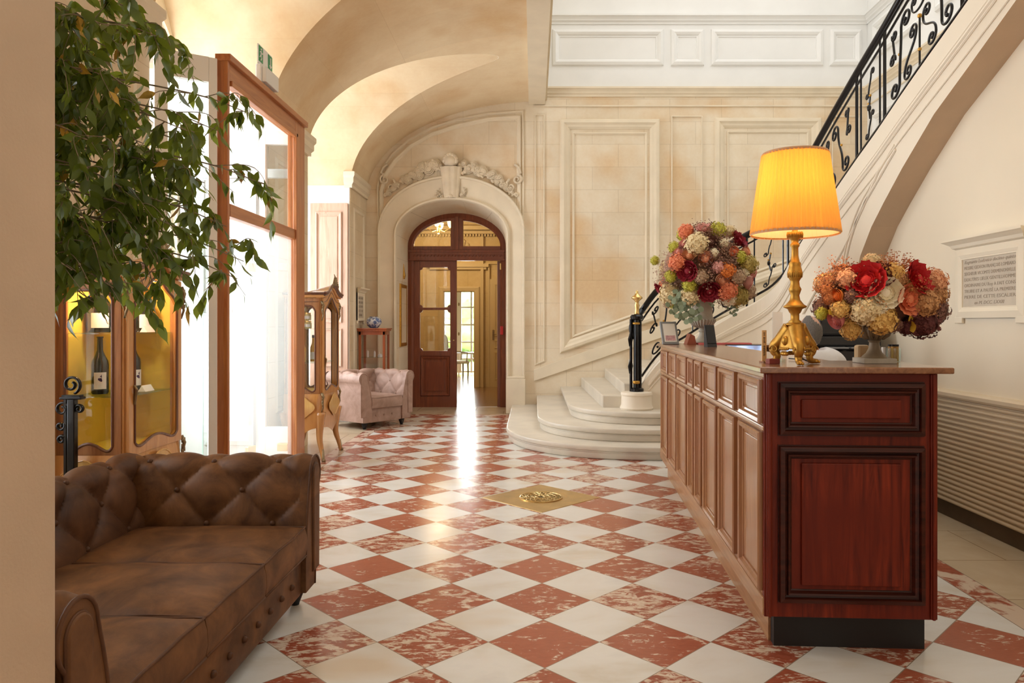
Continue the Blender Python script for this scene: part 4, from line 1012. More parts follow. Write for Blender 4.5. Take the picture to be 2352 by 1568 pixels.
# ------------------------------------------------------------ vitrines
def vitrine(name, loc, label):
    """local: x outwards into the room (front faces +x), y along the wall; footprint x 0..-.42, y 0..w"""
    v = empty(name, loc); tag(v, label, 'display cabinet'); w = .60; d = .36
    # legs and bombe base
    def bulge(z): 
        t = (z-.28)/.40; return .035*math.sin(max(0, min(1, t))*PI)+.01
    for (x, y, sx, sy) in ((0, 0, 1, -1), (0, w, 1, 1), (-d, 0, -1, -1), (-d, w, -1, 1)):
        b = MB(); P = [(x+sx*.030, y+sy*.025, 0), (x+sx*.012, y+sy*.01, .10), (x-sx*.015, y-sy*.01, .22), (x-sx*.01, y-sy*.01, .36), (x-sx*.0, y-sy*.0, .48)]
        b.tube(catmull(P, 4), lambda t: .016+.034*t**1.3, 8); lg = b.build('leg', M['vit_wood'], v, smooth=True)
        b = MB(); b.tube([(x+sx*.038, y+sy*.03, .0), (x+sx*.03, y+sy*.026, .035), (x+sx*.026, y+sy*.018, .12)], lambda t: .021-.012*t, 8); b.sphere((x+sx*.04, y+sy*.034, .012), .018, u=8, v=6); b.build('bronze_sabot', M['bronze'], lg, smooth=True)
    b = MB()
    def base(u, t):
        # perimeter point u in 0..1, height t
        z = .66-.30*t; per = [(0, 0), (0, w), (-d, w), (-d, 0)]; q = u*4; i = int(q) % 4; f = q-int(q)
        if u >= 1: i, f = 0, 0
        a, c = per[i], per[(i+1) % 4]; x = a[0]+(c[0]-a[0])*f; y = a[1]+(c[1]-a[1])*f
        nx, ny = ((1, 0), (0, 1), (-1, 0), (0, -1))[i]; bl = bulge(z)*(.6+.4*math.sin(PI*f))
        apron = (.10*abs(math.cos(f*PI))**.7 - .05*math.sin(f*PI)**6) if t > .99 else 0
        cx = .9 if 0 < f < 1 else 1
        return (x+nx*bl, y+ny*bl, z-(.02 if t > .99 else 0)+(-.06*(1-apron*8) if t > .99 else 0))
    b.grid(base, 64, 8, cu=True); b.face([(0, 0, .655), (0, w, .655), (-d, w, .655), (-d, 0, .655)]); b.face([(0.0, 0, .42), (0, w, .42), (-d, w, .42), (-d, 0, .42)])
    b.build('base', M['vit_wood'], v, smooth=True, ang=.7)
    # marquetry on the base: front and near side
    b = MB(); P = [(.052, w/2+.17*math.cos(a*PI/16)*(1+.12*math.cos(a*PI/4)), .53+.10*math.sin(a*PI/16)*(1+.1*math.cos(a*PI/4))) for a in range(32)]
    b.face(P); b.tube(P, .005, 5, closed=True); b.build('marquetry_panel', M['marquetry'], v)
    b = MB(); P = [(-d/2+.12*math.cos(a*PI/16)*(1+.12*math.cos(a*PI/4)), -.052, .53+.10*math.sin(a*PI/16)*(1+.1*math.cos(a*PI/4))) for a in range(32)]
    b.face(P); b.tube(P, .004, 5, closed=True); b.build('marquetry_panel', M['marquetry'], v)
    # upper case: corner posts, door frame, side frames
    z0, z1 = .66, 1.60
    b = MB()
    for x, y in ((-.022, .022), (-.022, w-.022), (-d+.022, .022), (-d+.022, w-.022)): b = MB(); b.box(x-.022, x+.022, y-.022, y+.022, z0-.01, z1+.02, bev=.003); b.build('corner_post', M['vit_wood'], v)
    def arch_frame(plane, lo, hi, zl, zh, top, mat, nm, thick=.02, serp=True, edge=.045, at=0.0):
        # frame plate with a shaped opening; returns opening outline
        n_ = 36; out = []; inn = []
        c = (lo+hi)/2; hw2 = (hi-lo)/2
        def topz(s): return zh+(top*(math.exp(-(s*2.1)**2)-.012*0) if top else 0)
        for i in range(n_+1): s = -1+2*i/n_; out.append((c+hw2*s, topz(s)))
        for i in range(n_+1): s = 1-2*i/n_; out.append((c+hw2*s, zl))
        iw = hw2-edge
        for i in range(n_+1):
            s = -1+2*i/n_; inn.append((c+iw*s*1.0, (zh-edge-.03)+top*.95*math.exp(-(s*2.1)**2)-.055*abs(s)**6))
        for i in range(n_+1):
            s = 1-2*i/n_; inn.append((c+iw*s, zl+edge+(.035*math.cos(s*PI)*.7 if serp else 0)+.035*abs(s)**8))
        def P3(p, t): return (at+t, p[0], p[1]) if plane == 'x' else (p[0], at+t, p[1])
        b = MB(); N_ = len(out)
        for i in range(N_):
            j = (i+1) % N_
            for t in (0, thick): b.face([P3(out[i], t), P3(out[j], t), P3(inn[j], t), P3(inn[i], t)])
            b.face([P3(inn[i], 0), P3(inn[j], 0), P3(inn[j], thick), P3(inn[i], thick)]); b.face([P3(out[i], 0), P3(out[j], 0), P3(out[j], thick), P3(out[i], thick)])
        bmesh.ops.remove_doubles(b.bm, verts=b.bm.verts, dist=1e-5)
        o = b.build(nm, mat, v)
        b = MB(); b.tube([P3(p, thick if (plane == 'x') else 0) for p in inn], .008, 6, closed=True); b.build('dark_edge', M['vit_dark'], o, smooth=True)
        b = MB(); b.tube([P3((c+hw2*.9*(-1+2*i/20), topz(-1+2*i/20)-.035), thick if plane == 'x' else 0) for i in range(21)], .004, 5); b.build('inlay_line', M['vit_dark'], o)
        b = MB(); b.face([P3(p, thick*.5) for p in inn]); b.build('pane', M['glass'], o)
        return o
    df = arch_frame('x', .012, w-.012, z0-.01, z1, .10, M['vit_wood'], 'door', .022, True, .055, at=.0)
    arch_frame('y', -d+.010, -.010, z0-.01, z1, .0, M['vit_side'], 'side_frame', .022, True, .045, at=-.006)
    arch_frame('y', -d+.010, -.010, z0-.01, z1, .0, M['vit_wood'], 'side_frame', .018, True, .045, at=w-.014)
    b = MB(); b.tube([(.026, .06, 1.02), (.04, .055, 1.0), (.03, .06, .95), (.026, .06, .92)], .007, 6); b.build('escutcheon', M['bronze'], df)
    # shaped top with arched pediment and ormolu crest
    b = MB(); n_ = 30
    def topf(u, t):
        s = -1+2*u; z = z1+.10*math.exp(-(s*2.1)**2); x = .045-(d+.05)*t
        fall = 1-min(1, t*1.2); return (x, w/2+(w/2+.03)*s, z1+.02+(z-z1)*fall+.03)
    def topb(u, t):
        p = topf(u, t); return (p[0]*.96-.008, w/2+(p[1]-w/2)*.93, p[2]-.045)
    G = [[b.bm.verts.new(topf(i/n_, j/8)) for j in range(9)] for i in range(n_+1)]; G2 = [[b.bm.verts.new(topb(i/n_, j/8)) for j in range(9)] for i in range(n_+1)]
    for i in range(n_):
        for j in range(8): b.bm.faces.new((G[i][j], G[i+1][j], G[i+1][j+1], G[i][j+1])); b.bm.faces.new((G2[i][j], G2[i+1][j], G2[i+1][j+1], G2[i][j+1]))
        for j in (0, 8): b.bm.faces.new((G[i][j], G[i+1][j], G2[i+1][j], G2[i][j]))
    for j in range(8):
        for i in (0, n_): b.bm.faces.new((G[i][j], G[i][j+1], G2[i][j+1], G2[i][j]))
    tp = b.build('top', M['vit_wood'], v, smooth=True, ang=.6)
    b = MB()
    for off, r_ in ((.0, .014), (-.02, .010)): b.tube([tuple(Vector(topf(i/n_, 0))+Vector((.004+off*.3, 0, off))) for i in range(n_+1)], r_, 6)
    b.tube([(.045-(d+.05)*t, -.028, z1+.045) for t in (0, .5, 1)], .013, 6)
    b.build('cornice_moulding', M['vit_dark'], tp, smooth=True)
    b = MB(); z = z1+.17
    for s in (-1, 1):
        for q in range(5): b.tube(catmull([(.05, w/2, z-.03), (.06, w/2+s*(.02+.012*q), z+.02-.012*q), (.065, w/2+s*(.035+.018*q), z+.05-.022*q), (.055, w/2+s*(.025+.02*q), z+.03-.026*q)], 4), lambda t: .010*(1-.6*t), 6)
    b.sphere((.06, w/2, z+.0), .022, (.6, 1, 1.4), 8, 6); b.tube([(.055, w/2, z), (.06, w/2+.004, z+.05), (.05, w/2, z+.085)], lambda t: .014*(1-.8*t), 6)
    b.build('ormolu_crest', M['bronze'], tp, smooth=True)
    for x, y in ((.01, -.01), (.01, w+.01)):
        for zc in (.60, 1.50):
            b = MB(); b.tube([(x, y, zc+.07), (x+.02, y, zc+.03), (x+.008, y, zc-.02), (x+.016, y, zc-.07), (x, y, zc-.12)], lambda t: .014-.008*t, 6)
            for q in range(4): b.tube([(x+.01, y, zc+.05-.03*q), (x+.012, y+.02, zc+.055-.03*q), (x+.014, y+.015, zc+.035-.03*q)], .005, 5); b.tube([(x+.01, y, zc+.05-.03*q), (x+.014, y-.018, zc+.05-.03*q), (x+.012, y-.012, zc+.03-.03*q)], .005, 5)
            b.build('ormolu_mount', M['bronze'], v, smooth=True)
    b = MB(); b.box(-d+.005, -d+.015, .03, w-.03, z0, z1); b.build('back_lining', M['vit_back'], v)
    b = MB(); b.box(-d+.02, -.01, .03, w-.03, z0, z0+.012); b.build('floor_lining', M['vit_back'], v)
    for zs in (.963, 1.30):
        b = MB(); b.box(-d+.03, -.02, .035, w-.035, zs-.006, zs); b.build('glass_shelf', M['glass_shelf'], v)
    return v
v1 = vitrine('display_cabinet', (-2.15, 3.86, 0), 'large ormolu mounted vitrine behind the brown sofa holding wine bottles')
v2 = vitrine('display_cabinet', (-2.085, 7.22, 0), 'tall curved leg vitrine with honey jars beside the entrance screen')
# inner back of the near cabinet faces the camera: the yellow lining also covers its far side
b = MB(); b.box(-.40, -.03, .555, .562, .67, 1.6); b.build('back_lining', M['vit_back'], v1)

vl = bpy.data.lights.new('cabinet_light', 'POINT'); vl.energy = 7; vl.color = (1, .82, .55); vl.shadow_soft_size = .03
vo_ = bpy.data.objects.new('cabinet_light', vl); COL.objects.link(vo_); vo_.location = (-2.27, 4.02, 1.575)
M['wine_glass'] = plain('dark_bottle_glass', (.012, .014, .010), .08, coat=.6); M['label'] = plain('bottle_label', (.82, .80, .80), .7); M['ink'] = plain('purple_ink', (.05, .02, .10), .6)
def bottle(loc, h, r, label, cat='bottle', group=None, mat='wine_glass', lab=True, rz=-.5, mark=True, capc=None):
    o = empty('wine_bottle' if mat == 'wine_glass' else 'oil_bottle', loc, rz); tag(o, label, cat, group)
    b = MB(); b.lathe([(r*.9, 0), (r, .01), (r, h*.50), (r*.92, h*.58), (r*.55, h*.68), (r*.36, h*.76), (r*.33, h*.97), (r*.40, h*.975), (r*.40, h)], 24); b.build('bottle_body', M[mat], o, smooth=True, ang=.8)
    if lab:
        b = MB(); b.grid(lambda u, t: (r*1.015*math.sin(-.75+1.5*u), -r*1.015*math.cos(-.75+1.5*u), h*(.09+.29*t)), 12, 1); lb = b.build('bottle_label', M['label'], o, norm=False)
        if mark:
            b = MB()
            for dx, dz, rr_ in ((0, 0, .20), (-.12, .02, .14), (.1, -.05, .13), (.06, .14, .08)):
                P = [(r*1.03*math.sin(dx+rr_*math.cos(a*PI/6)), -r*1.03*math.cos(dx+rr_*math.cos(a*PI/6)), h*.255+dz*h*.4+rr_*r*math.sin(a*PI/6)) for a in range(12)]
                b.face(P)
            b.tube([(r*1.03*math.sin(.05), -r*1.03*math.cos(.05), h*.26), (r*1.03*math.sin(.16), -r*1.03*math.cos(.16), h*.30), (r*1.03*math.sin(.13), -r*1.03*math.cos(.13), h*.34)], .0016, 4)
            b.build('label_motif', M['ink'], lb)
    if capc:
        b = MB(); b.lathe([(r*.43, h*.95), (r*.43, h*1.06)], 14); b.build('cap', M[capc], o)
    return o
bottle((-2.385, 4.05, .964), .315, .043, 'dark wine bottle with a white label on the middle shelf of the near vitrine', rz=.55)
bottle((-2.43, 4.12, 1.301), .285, .062, 'large dark magnum bottle on the top shelf of the near vitrine', rz=.6, mark=False)
bottle((-2.33, 4.28, .964), .315, .043, 'dark wine bottle behind the side glass on the middle shelf of the near vitrine', rz=1.2)
bottle((-2.30, 4.30, 1.301), .27, .062, 'short dark magnum bottle at the far end of the top shelf of the near vitrine', rz=1.2, mark=False)
for (x, y, z, l) in ((-2.22, 4.19, 1.301, 'small white card on the top shelf of the near vitrine'), (-2.22, 4.17, .964, 'small folded white price card on the middle shelf of the near vitrine')):
    b = MB(); b.prism([(-.022, 0), (.022, 0), (0, .035)], 0, .10, 'y'); o = b.build('price_card', M['paper'], loc=(x, y, z)); tag(o, l, 'card')
M['oil'] = plain('golden_oil', (.62, .32, .02), .1, coat=.5); M['honey'] = plain('pale_honey_jar', (.58, .46, .20), .12, coat=.4)
for i, (x, y, l) in enumerate(((-2.30, 7.34, 'golden oil bottle nearest the door of the far vitrine'), (-2.375, 7.36, 'golden oil bottle in the left corner of the far vitrine'))): bottle((x, y, .964), .255, .030, l, mat='oil', mark=False, capc='black', rz=0)
bottle((-2.25, 7.52, .964), .255, .030, 'golden oil bottle at the back of the far vitrine shelf', mat='oil', mark=False, capc='black', rz=0)
jars = ((-2.345, 7.34, 1.301, 'lower left'), (-2.25, 7.34, 1.301, 'lower right'), (-2.335, 7.34, 1.382, 'middle left'), (-2.255, 7.34, 1.382, 'middle right'), (-2.30, 7.34, 1.463, 'topmost'))
for x, y, z, l in jars:
    o = empty('honey_jar', (x, y, z)); tag(o, 'pale honey jar with white label in the far vitrine, %s of the stack' % l, 'jar', 'honey jars in the far vitrine')
    b = MB(); b.lathe([(.034, 0), (.038, .008), (.038, .052), (.032, .062)], 18); b.build('jar_body', M['honey'], o, smooth=True, ang=.8)
    b = MB(); b.lathe([(.034, .062), (.034, .078)], 18); b.build('lid', M['brass'], o)
    b = MB(); b.grid(lambda u, t: (.0388*math.sin(-.9+1.8*u), -.0388*math.cos(-.9+1.8*u), .016+.028*t), 10, 1); b.build('jar_label', M['label'], o, norm=False)

# ------------------------------------------------------------ small glass cabinet with vase
gc = empty('glass_cabinet', (-2.50, 10.52, 0)); tag(gc, 'small cherry wood glass display cabinet behind the tufted armchair', 'display cabinet')
w_, d_ = .38, .34
b = MB()
for x in (.0, w_-.035):
    for y in (.0, d_-.035): b.box(x, x+.035, y, y+.035, .0, 1.24, bev=.004)
b.build('frame_posts', M['cherry'], gc)
b = MB(); b.box(-.02, w_+.02, -.02, d_+.02, 1.24, 1.265, bev=.006); b.box(-.03, w_+.03, -.03, d_+.03, 1.265, 1.285, bev=.004); b.box(0, w_, 0, d_, 1.19, 1.24); b.build('top', M['cherry'], gc)
b = MB(); b.box(0, w_, 0, d_, .14, .24, bev=.004); b.build('base', M['cherry'], gc)
b = MB(); b.box(.035, w_-.035, .012, .016, .24, 1.19); b.build('pane', M['glass'], gc); b = MB(); b.box(w_-.018, w_-.014, .035, d_-.035, .24, 1.19); b.build('pane', M['glass'], gc)
for z in (.56, .86):
    b = MB(); b.box(.01, w_-.02, .02, d_-.01, z, z+.006); b.build('glass_shelf', M['glass_shelf'], gc)
for i, (x, h, r_) in enumerate(((.10, .10, .018), (.20, .09, .016), (.28, .045, .03))):
    b = MB(); b.lathe([(r_, 0), (r_, h*.8), (r_*.6, h*.85), (r_*.6, h)], 14)
    tag(b.build('cosmetic_bottle', M['white'], loc=(-2.50+x, 10.66, .8665)), 'small white bottle on the shelf of the cherry glass cabinet, %s' % ('leftmost', 'middle one', 'short rightmost one')[i], 'bottle', 'small bottles in the glass cabinet')
def porcelain():
    m, nt, b = nmat('blue_white_porcelain'); v = coords(nt)
    vo = N(nt, 'ShaderNodeTexVoronoi'); vo.inputs['Scale'].default_value = 16; nt.links.new(v, vo.inputs['Vector'])
    f = noi(nt, v, 26, 3, .6, 2); t = mth(nt, 'GREATER_THAN', mth(nt, 'ADD', f, mth(nt, 'MULTIPLY', vo.outputs[0], .35)), .70)
    nt.links.new(mixc(nt, t, (.10, .15, .33), (.72, .76, .80)), b.inputs['Base Color']); b.inputs['Roughness'].default_value = .12; return m
b = MB(); b.lathe([(.055, 0), (.06, .006), (.085, .03), (.112, .075), (.108, .12), (.085, .148), (.062, .155), (.060, .165), (.052, .163), (.05, .14)], 32)
tag(b.build('porcelain_vase', porcelain(), smooth=True, loc=(-2.32, 10.70, 1.286)), 'round blue and white porcelain vase on the small glass cabinet', 'vase')
# gilt mirror hung on the left reveal of the doorway
mr = empty('wall_mirror', (DC-.823, 11.55, 1.05)); tag(mr, 'narrow gilt framed mirror hanging on the left jamb of the doorway', 'mirror')
b = MB(); b.sweep([(0, -.22, 0), (0, .22, 0), (0, .22, .86), (0, -.22, .86)], (1, 0, 0), [(0, 0), (0, .03), (.02, .035), (.05, .03), (.06, .0)]); b.build('mirror_frame', M['gilt'], mr)
b = MB(); b.box(0, .012, -.2, .2, .02, .84); b.build('mirror_glass', plain('mirror', (.5, .5, .5), .05, 1), mr)
b = MB(); b.tube([(.012, -.12, .9), (.012, 0, 1.12), (.012, .12, .9)], .005, 5); b.lathe([(.02, 1.0), (.035, 1.05), (.015, 1.15), (.005, 1.24)], 10, (.02, 0, 0)); b.build('hanging_tassel', M['gilt'], mr)

# ------------------------------------------------------------ iron scroll stand by the near wall
ist = empty('iron_stand', (-2.345, 3.745, 0)); tag(ist, 'black wrought iron stand with scroll top between the sofa and the near vitrine', 'iron stand')
b = MB(); b.box(-.018, .018, -.018, .018, .0, .965, bev=.004); b.box(-.055, .055, -.022, .022, .965, .978, bev=.004); b.box(-.045, .045, -.018, .018, .978, .988); b.box(-.07, .07, -.07, .07, 0, .03, bev=.006)
b.build('post', M['iron'], ist)
b = MB(); b.box(-.040, -.028, -.010, .010, .031, .966); b.build('side_bar', M['iron'], ist)
def sp_(cx, cz, r, a0, turns, s): return [(cx+r*(1-.72*i/36)*math.cos(a0+s*turns*2*PI*i/36), 0, cz+r*(1-.72*i/36)*math.sin(a0+s*turns*2*PI*i/36)) for i in range(37)]
for P in (sp_(-.005, 1.04, .048, -1.2, 1.35, 1), sp_(-.05, .915, .038, -.2, 1.3, 1), sp_(.035, .915, .024, 3.3, 1.2, -1), sp_(-.06, .83, .024, .6, 1.2, -1), sp_(-.055, .76, .022, .6, 1.2, 1)):
    b = MB(); b.tube(P, .009, 6, flat=(1.4, .8)); b.build('scroll', M['iron'], ist, smooth=True)

# ------------------------------------------------------------ chesterfield sofa and armchair
def chesterfield(name, loc, rz, label, cat, L, D, Ht, n, arm, mat, matd, seat_h=.42, roll=.085):
    s = empty(name, loc, rz); tag(s, label, cat)
    # local: x 0..L along the seat, y 0 front .. D back
    front_y = .0; zc = Ht-roll
    def profile(t):
        # returns (outward offset, z) from the inner seat line up, over the roll and down the outside
        if t < .42:
            q = t/.42; return (.05*q*q+.02*q, .26+(zc-.0-.26)*q)
        if t < .82:
            q = (t-.42)/.40; a = PI-q*PI*1.30; return (.07+roll+roll*math.cos(a), zc+roll*math.sin(a))
        q = (t-.82)/.18; a = PI-PI*1.30; x0, z0_ = .07+roll+roll*math.cos(a), zc+roll*math.sin(a)
        return (x0+(.15-x0)*q**.5, z0_+(.09-z0_)*q)
    def tuft(u, t, length):
        # diamond tufting on the inner face and the roll
        if t > .70: return 0
        du = .155; rows_ = .175; p = (u*length)/du; q = t/rows_
        a_, b_ = (p+q)/2, (p-q)/2
        sa, sb = abs(math.sin(PI*a_)), abs(math.sin(PI*b_))
        fade = min(1, (.70-t)/.10)*min(1, max(.0, min(u, 1-u)*length/.05))
        return (.040*((sa*sb)**.36)-.022)*fade
    def wall_surface(nm, length, conv, nu, nv=60, m=None):
        b = MB()
        def f(u, t):
            off, z = profile(t); o2, z2 = profile(min(1, t+.01)); dx, dz = o2-off, z2-z; l_ = math.hypot(dx, dz) or 1
            nx, nz = -dz/l_, dx/l_
            h = tuft(u, t, length); return conv(u*length, off+nx*h, z+nz*h)
        b.grid(f, nu, nv); return b.build(nm, m or mat, s, smooth=True)
    x0, x1 = arm, L-arm
    yb = D-.24
    bk = wall_surface('backrest', L-.02, lambda u, o_, z: (.01+u, yb+o_+.02, z), int(L/.0125), 64, matd)
    al = wall_surface('arm', D-.10, lambda u, o_, z: (x0-o_*.92, .0+u, z), int(D/.0125)); ar = wall_surface('arm', D-.10, lambda u, o_, z: (x1+o_*.92, .0+u, z), int(D/.0125))
    btn = None
    def button(p, par):
        nonlocal btn
        if btn is None:
            b = MB(); b.sphere((0, 0, 0), .0135, u=10, v=7); btn = b.build('button', matd, par, loc=p, smooth=True)
        else: copy_obj(btn, par, p)
    def buttons(length, conv, par, uskip=0):
        for r_ in range(0, 4):
            t = r_*.175
            nb_ = int(length/.155)+1
            for c in range(nb_+1):
                u = (c*.155)
                if (c+r_) % 2: continue
                if u < uskip or u > length-uskip: continue
                if t < .12: continue
                off, z = profile(t); o2, z2 = profile(t+.01); dx, dz = o2-off, z2-z; l_ = math.hypot(dx, dz); h = -.017
                button(conv(u, off-dz/l_*h, z+dx/l_*h), par)
    buttons(L-.02, lambda u, o_, z: (.01+u, yb+o_+.02, z), bk, arm+.02)
    buttons(D-.10, lambda u, o_, z: (x0-o_*.92, u, z), al, .05); buttons(D-.10, lambda u, o_, z: (x1+o_*.92, u, z), ar, .05)
    # arm fronts: scroll shaped panel with piping
    for sgn, xa, par in ((-1, x0, al), (1, x1, ar)):
        out = []
        for i in range(41):
            t = .0+i/40; off, z = profile(t); out.append((xa+sgn*off*.92, z))
        out += [(xa+sgn*.14, .09), (xa, .09)]
        b = MB(); b.prism(out, -.012, .03, 'y'); p_ = b.build('arm_front', mat, par, bev=.006, smooth=True, ang=.6)
        b = MB(); b.tube([(x, -.012, z) for x, z in out[:41]], .006, 6); 
        inn = []
        cx_ = xa+sgn*(.07+roll)*.92
        for i in range(25):
            a = PI*i/24; inn.append((cx_+roll*.58*math.cos(a), -.013, zc+roll*.58*math.sin(a)))
        inn = [(cx_+roll*.50, -.013, .16)]+inn+[(cx_-roll*.50, -.013, .16)]
        b.tube(inn, .005, 6); b.build('piping', matd, p_, smooth=True)
        b = MB(); b.prism([(x, z) for x, y, z in inn], -.022, -.01, 'y'); b.build('inset_panel', mat, p_, bev=.006, smooth=True, ang=.6)
    # base rail with buttons
    b = MB(); b.box(x0-.0, x1+.0, .008, D-.05, .08, .275, bev=.015); bs = b.build('base_rail', mat, s, smooth=True, ang=.6)
    for i in range(int((x1-x0)/.135)):
        button((x0+.08+i*.135, .004, .17), bs)
    b = MB(); b.box(.08, L-.08, D-.14, D-.06, .08, .45); b.box(.07, x0-.01, .03, D-.08, .08, .38); b.box(x1+.01, L-.07, .03, D-.08, .08, .38); b.build('carcass', mat, s)
    # cushions
    cw = (x1-x0)/n
    for i in range(n):
        xa = x0+i*cw+.004; xb = xa+cw-.008; b = MB()
        ya, yc_ = -.008, yb+.05; z0_, z1_ = .262, seat_h
        def ff(u, t, top=True):
            x = xa+(xb-xa)*u; y = ya+(yc_-ya)*t; e = min(u, 1-u)*2; g = min(t, 1-t)*2
            crown = .028*(min(1, e*2.2)**.5)*(min(1, g*2.5)**.5); w_ = .006*noise.noise(Vector((x*6, y*6, i*3)))
            return (x, y, z1_-.022+crown+w_) if top else (x, y, z0_)
        nu_ = 26
        T = [[b.bm.verts.new(ff(p/nu_, q/nu_)) for q in range(nu_+1)] for p in range(nu_+1)]
        def ring(zf, ins): 
            R = []
            for p in range(nu_): R.append((p/nu_, 0))
            for q in range(nu_): R.append((1, q/nu_))
            for p in range(nu_): R.append((1-p/nu_, 1))
            for q in range(nu_): R.append((0, 1-q/nu_))
            return R
        R = ring(0, 0); top = []
        for u, t in R: top.append(T[int(round(u*nu_))][int(round(t*nu_))])
        for p in range(nu_):
            for q in range(nu_): b.bm.faces.new((T[p][q], T[p+1][q], T[p+1][q+1], T[p][q+1]))
        prev = top
        for zf, bulge_ in ((.70, .010), (.35, .012), (.0, .004)):
            cur_ = []
            for u, t in R:
                x, y, z = ff(u, t); nx = (-1 if u == 0 else 1 if u == 1 else 0)*.25; ny = (-1 if t == 0 else 1 if t == 1 else 0)
                cur_.append(b.bm.verts.new((x+nx*bulge_, y+ny*bulge_, z0_+(z-z0_)*zf)))
            for j in range(len(R)): b.bm.faces.new((prev[j], prev[(j+1) % len(R)], cur_[(j+1) % len(R)], cur_[j]))
            prev = cur_
        b.bm.faces.new(prev)
        cu = b.build('seat_cushion', mat, s, smooth=True, ang=.9)
        b = MB(); b.tube([tuple(Vector(ff(u, t))+Vector((0, -.002 if t == 0 else 0, .001))) for u, t in R], .005, 6, closed=True)
        b.tube([(xa, ya-.006, z0_+.006), (xb, ya-.006, z0_+.006)], .005, 6); b.build('piping', matd, cu, smooth=True)
    for x in (.10, L-.10):
        for y in (.07, D-.12):
            b = MB(); b.lathe([(.018, 0), (.024, .02), (.036, .05), (.040, .085)], 16, (x, y, 0)); b.build('foot', M['black'], s, smooth=True)
    return s
chesterfield('chesterfield_sofa', (-1.075, 1.66, 0), PI/2, 'large brown suede tufted sofa with three seat cushions in the left foreground', 'sofa', 1.98, .97, .71, 3, .20, M['suede'], M['suede_dark'])
chesterfield('chesterfield_armchair', (-2.165, 9.28, 0), .9, 'dusty pink brown tufted armchair in front of the small glass cabinet', 'armchair', .82, .78, .72, 1, .155, M['suede_pink'], M['suede_pink'], roll=.075)
# ------------------------------------------------------------ reception desk
def inward(b, pts, n, prof):
    P = [Vector(p) for p in pts]; nv = Vector(n).normalized(); prof = [(abs(a), h) for a, h in prof]; c = sum(P, Vector())/len(P); o = (P[1]-P[0]).normalized().cross(nv)
    if o.dot((P[0]+P[1])/2-c) > 0: prof = [(-a, h) for a, h in prof]
    b.sweep(pts, n, prof)
DA = -.0545
dk = empty('reception_desk', (.944, 3.0, 0), DA); tag(dk, 'long wooden panelled reception desk with a dark red mahogany near end', 'reception desk')
DM = Matrix.Translation((.944, 3.0, 0)) @ Matrix.Rotation(DA, 4, 'Z'); DI = DM.inverted()
def DL(x, y, z): return DM @ Vector((x, y, z))
b = MB(); b.prism([(0, .02), (.66, .02), (.66, .50), (.40, .50), (.40, 3.15), (1.25, 3.15), (1.25, 3.55), (0, 3.55)], .157, 1.15); b.build('carcass', M['oak_front'], dk, bev=.004)
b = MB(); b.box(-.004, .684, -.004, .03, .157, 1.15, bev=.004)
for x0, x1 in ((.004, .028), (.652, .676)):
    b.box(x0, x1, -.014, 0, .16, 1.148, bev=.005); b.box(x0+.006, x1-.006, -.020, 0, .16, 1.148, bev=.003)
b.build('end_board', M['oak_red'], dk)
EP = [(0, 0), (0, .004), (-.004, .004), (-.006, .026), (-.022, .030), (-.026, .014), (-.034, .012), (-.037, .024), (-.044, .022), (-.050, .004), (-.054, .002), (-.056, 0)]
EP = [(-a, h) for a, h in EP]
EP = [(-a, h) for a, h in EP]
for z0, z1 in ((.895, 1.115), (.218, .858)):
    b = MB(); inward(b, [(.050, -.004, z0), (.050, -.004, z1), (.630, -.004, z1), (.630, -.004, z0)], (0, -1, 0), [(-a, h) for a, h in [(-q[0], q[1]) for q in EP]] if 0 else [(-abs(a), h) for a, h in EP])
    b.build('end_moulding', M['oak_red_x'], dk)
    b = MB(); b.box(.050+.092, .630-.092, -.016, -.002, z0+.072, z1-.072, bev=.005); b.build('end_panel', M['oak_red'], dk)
PY = [(.02, .40), (.50, .87), (.95, 1.33), (1.41, 1.63), (1.70, 1.91), (2.0, 2.42), (2.50, 2.87), (3.0, 3.41)]
FP = [(0, 0), (0, .018), (-.006, .024), (-.020, .020), (-.026, .008), (-.034, .006), (-.036, 0)]
for y0, y1 in PY:
    for z0, z1 in ((.94, 1.12), (.255, .905)):
        b = MB(); inward(b, [(0, y0, z0), (0, y0, z1), (0, y1, z1), (0, y1, z0)], (-1, 0, 0), FP)
        b.box(-.004, .01, y0+.045, y1-.045, z0+.045, z1-.045, bev=.002); b.build('front_panel', M['oak_front'], dk)
b = MB(); b.box(-.008, .01, .0, 3.55, .912, .932, bev=.004); b.box(-.010, .01, .0, 3.55, .160, .235, bev=.006); b.box(-.006, .01, .0, 3.55, 1.128, 1.15, bev=.004); b.build('front_rail', M['oak_front_x'], dk)
b = MB(); b.box(.06, .675, .09, .14, 0, .157); b.build('end_plinth', M['plinth'], dk)
b = MB(); b.prism([(.05, .14), (.60, .14), (.60, .45), (.35, .45), (.35, 3.2), (1.2, 3.2), (1.2, 3.5), (.05, 3.5)], 0, .157); b.build('side_plinth', M['oak_front_x'], dk)
b = MB(); b.prism([(-.03, -.045), (.73, -.045), (.73, .52), (.44, .52), (.44, 3.12), (1.30, 3.12), (1.30, 3.58), (-.03, 3.58)], 1.15, 1.175); b.build('countertop', M['counter'], dk, bev=.005)
b = MB(); b.prism([(.40, .52), (.70, .52), (.70, 2.80), (1.2, 2.80), (1.2, 3.16), (.40, 3.16)], .72, .75); b.build('work_surface', M['counter'], dk)

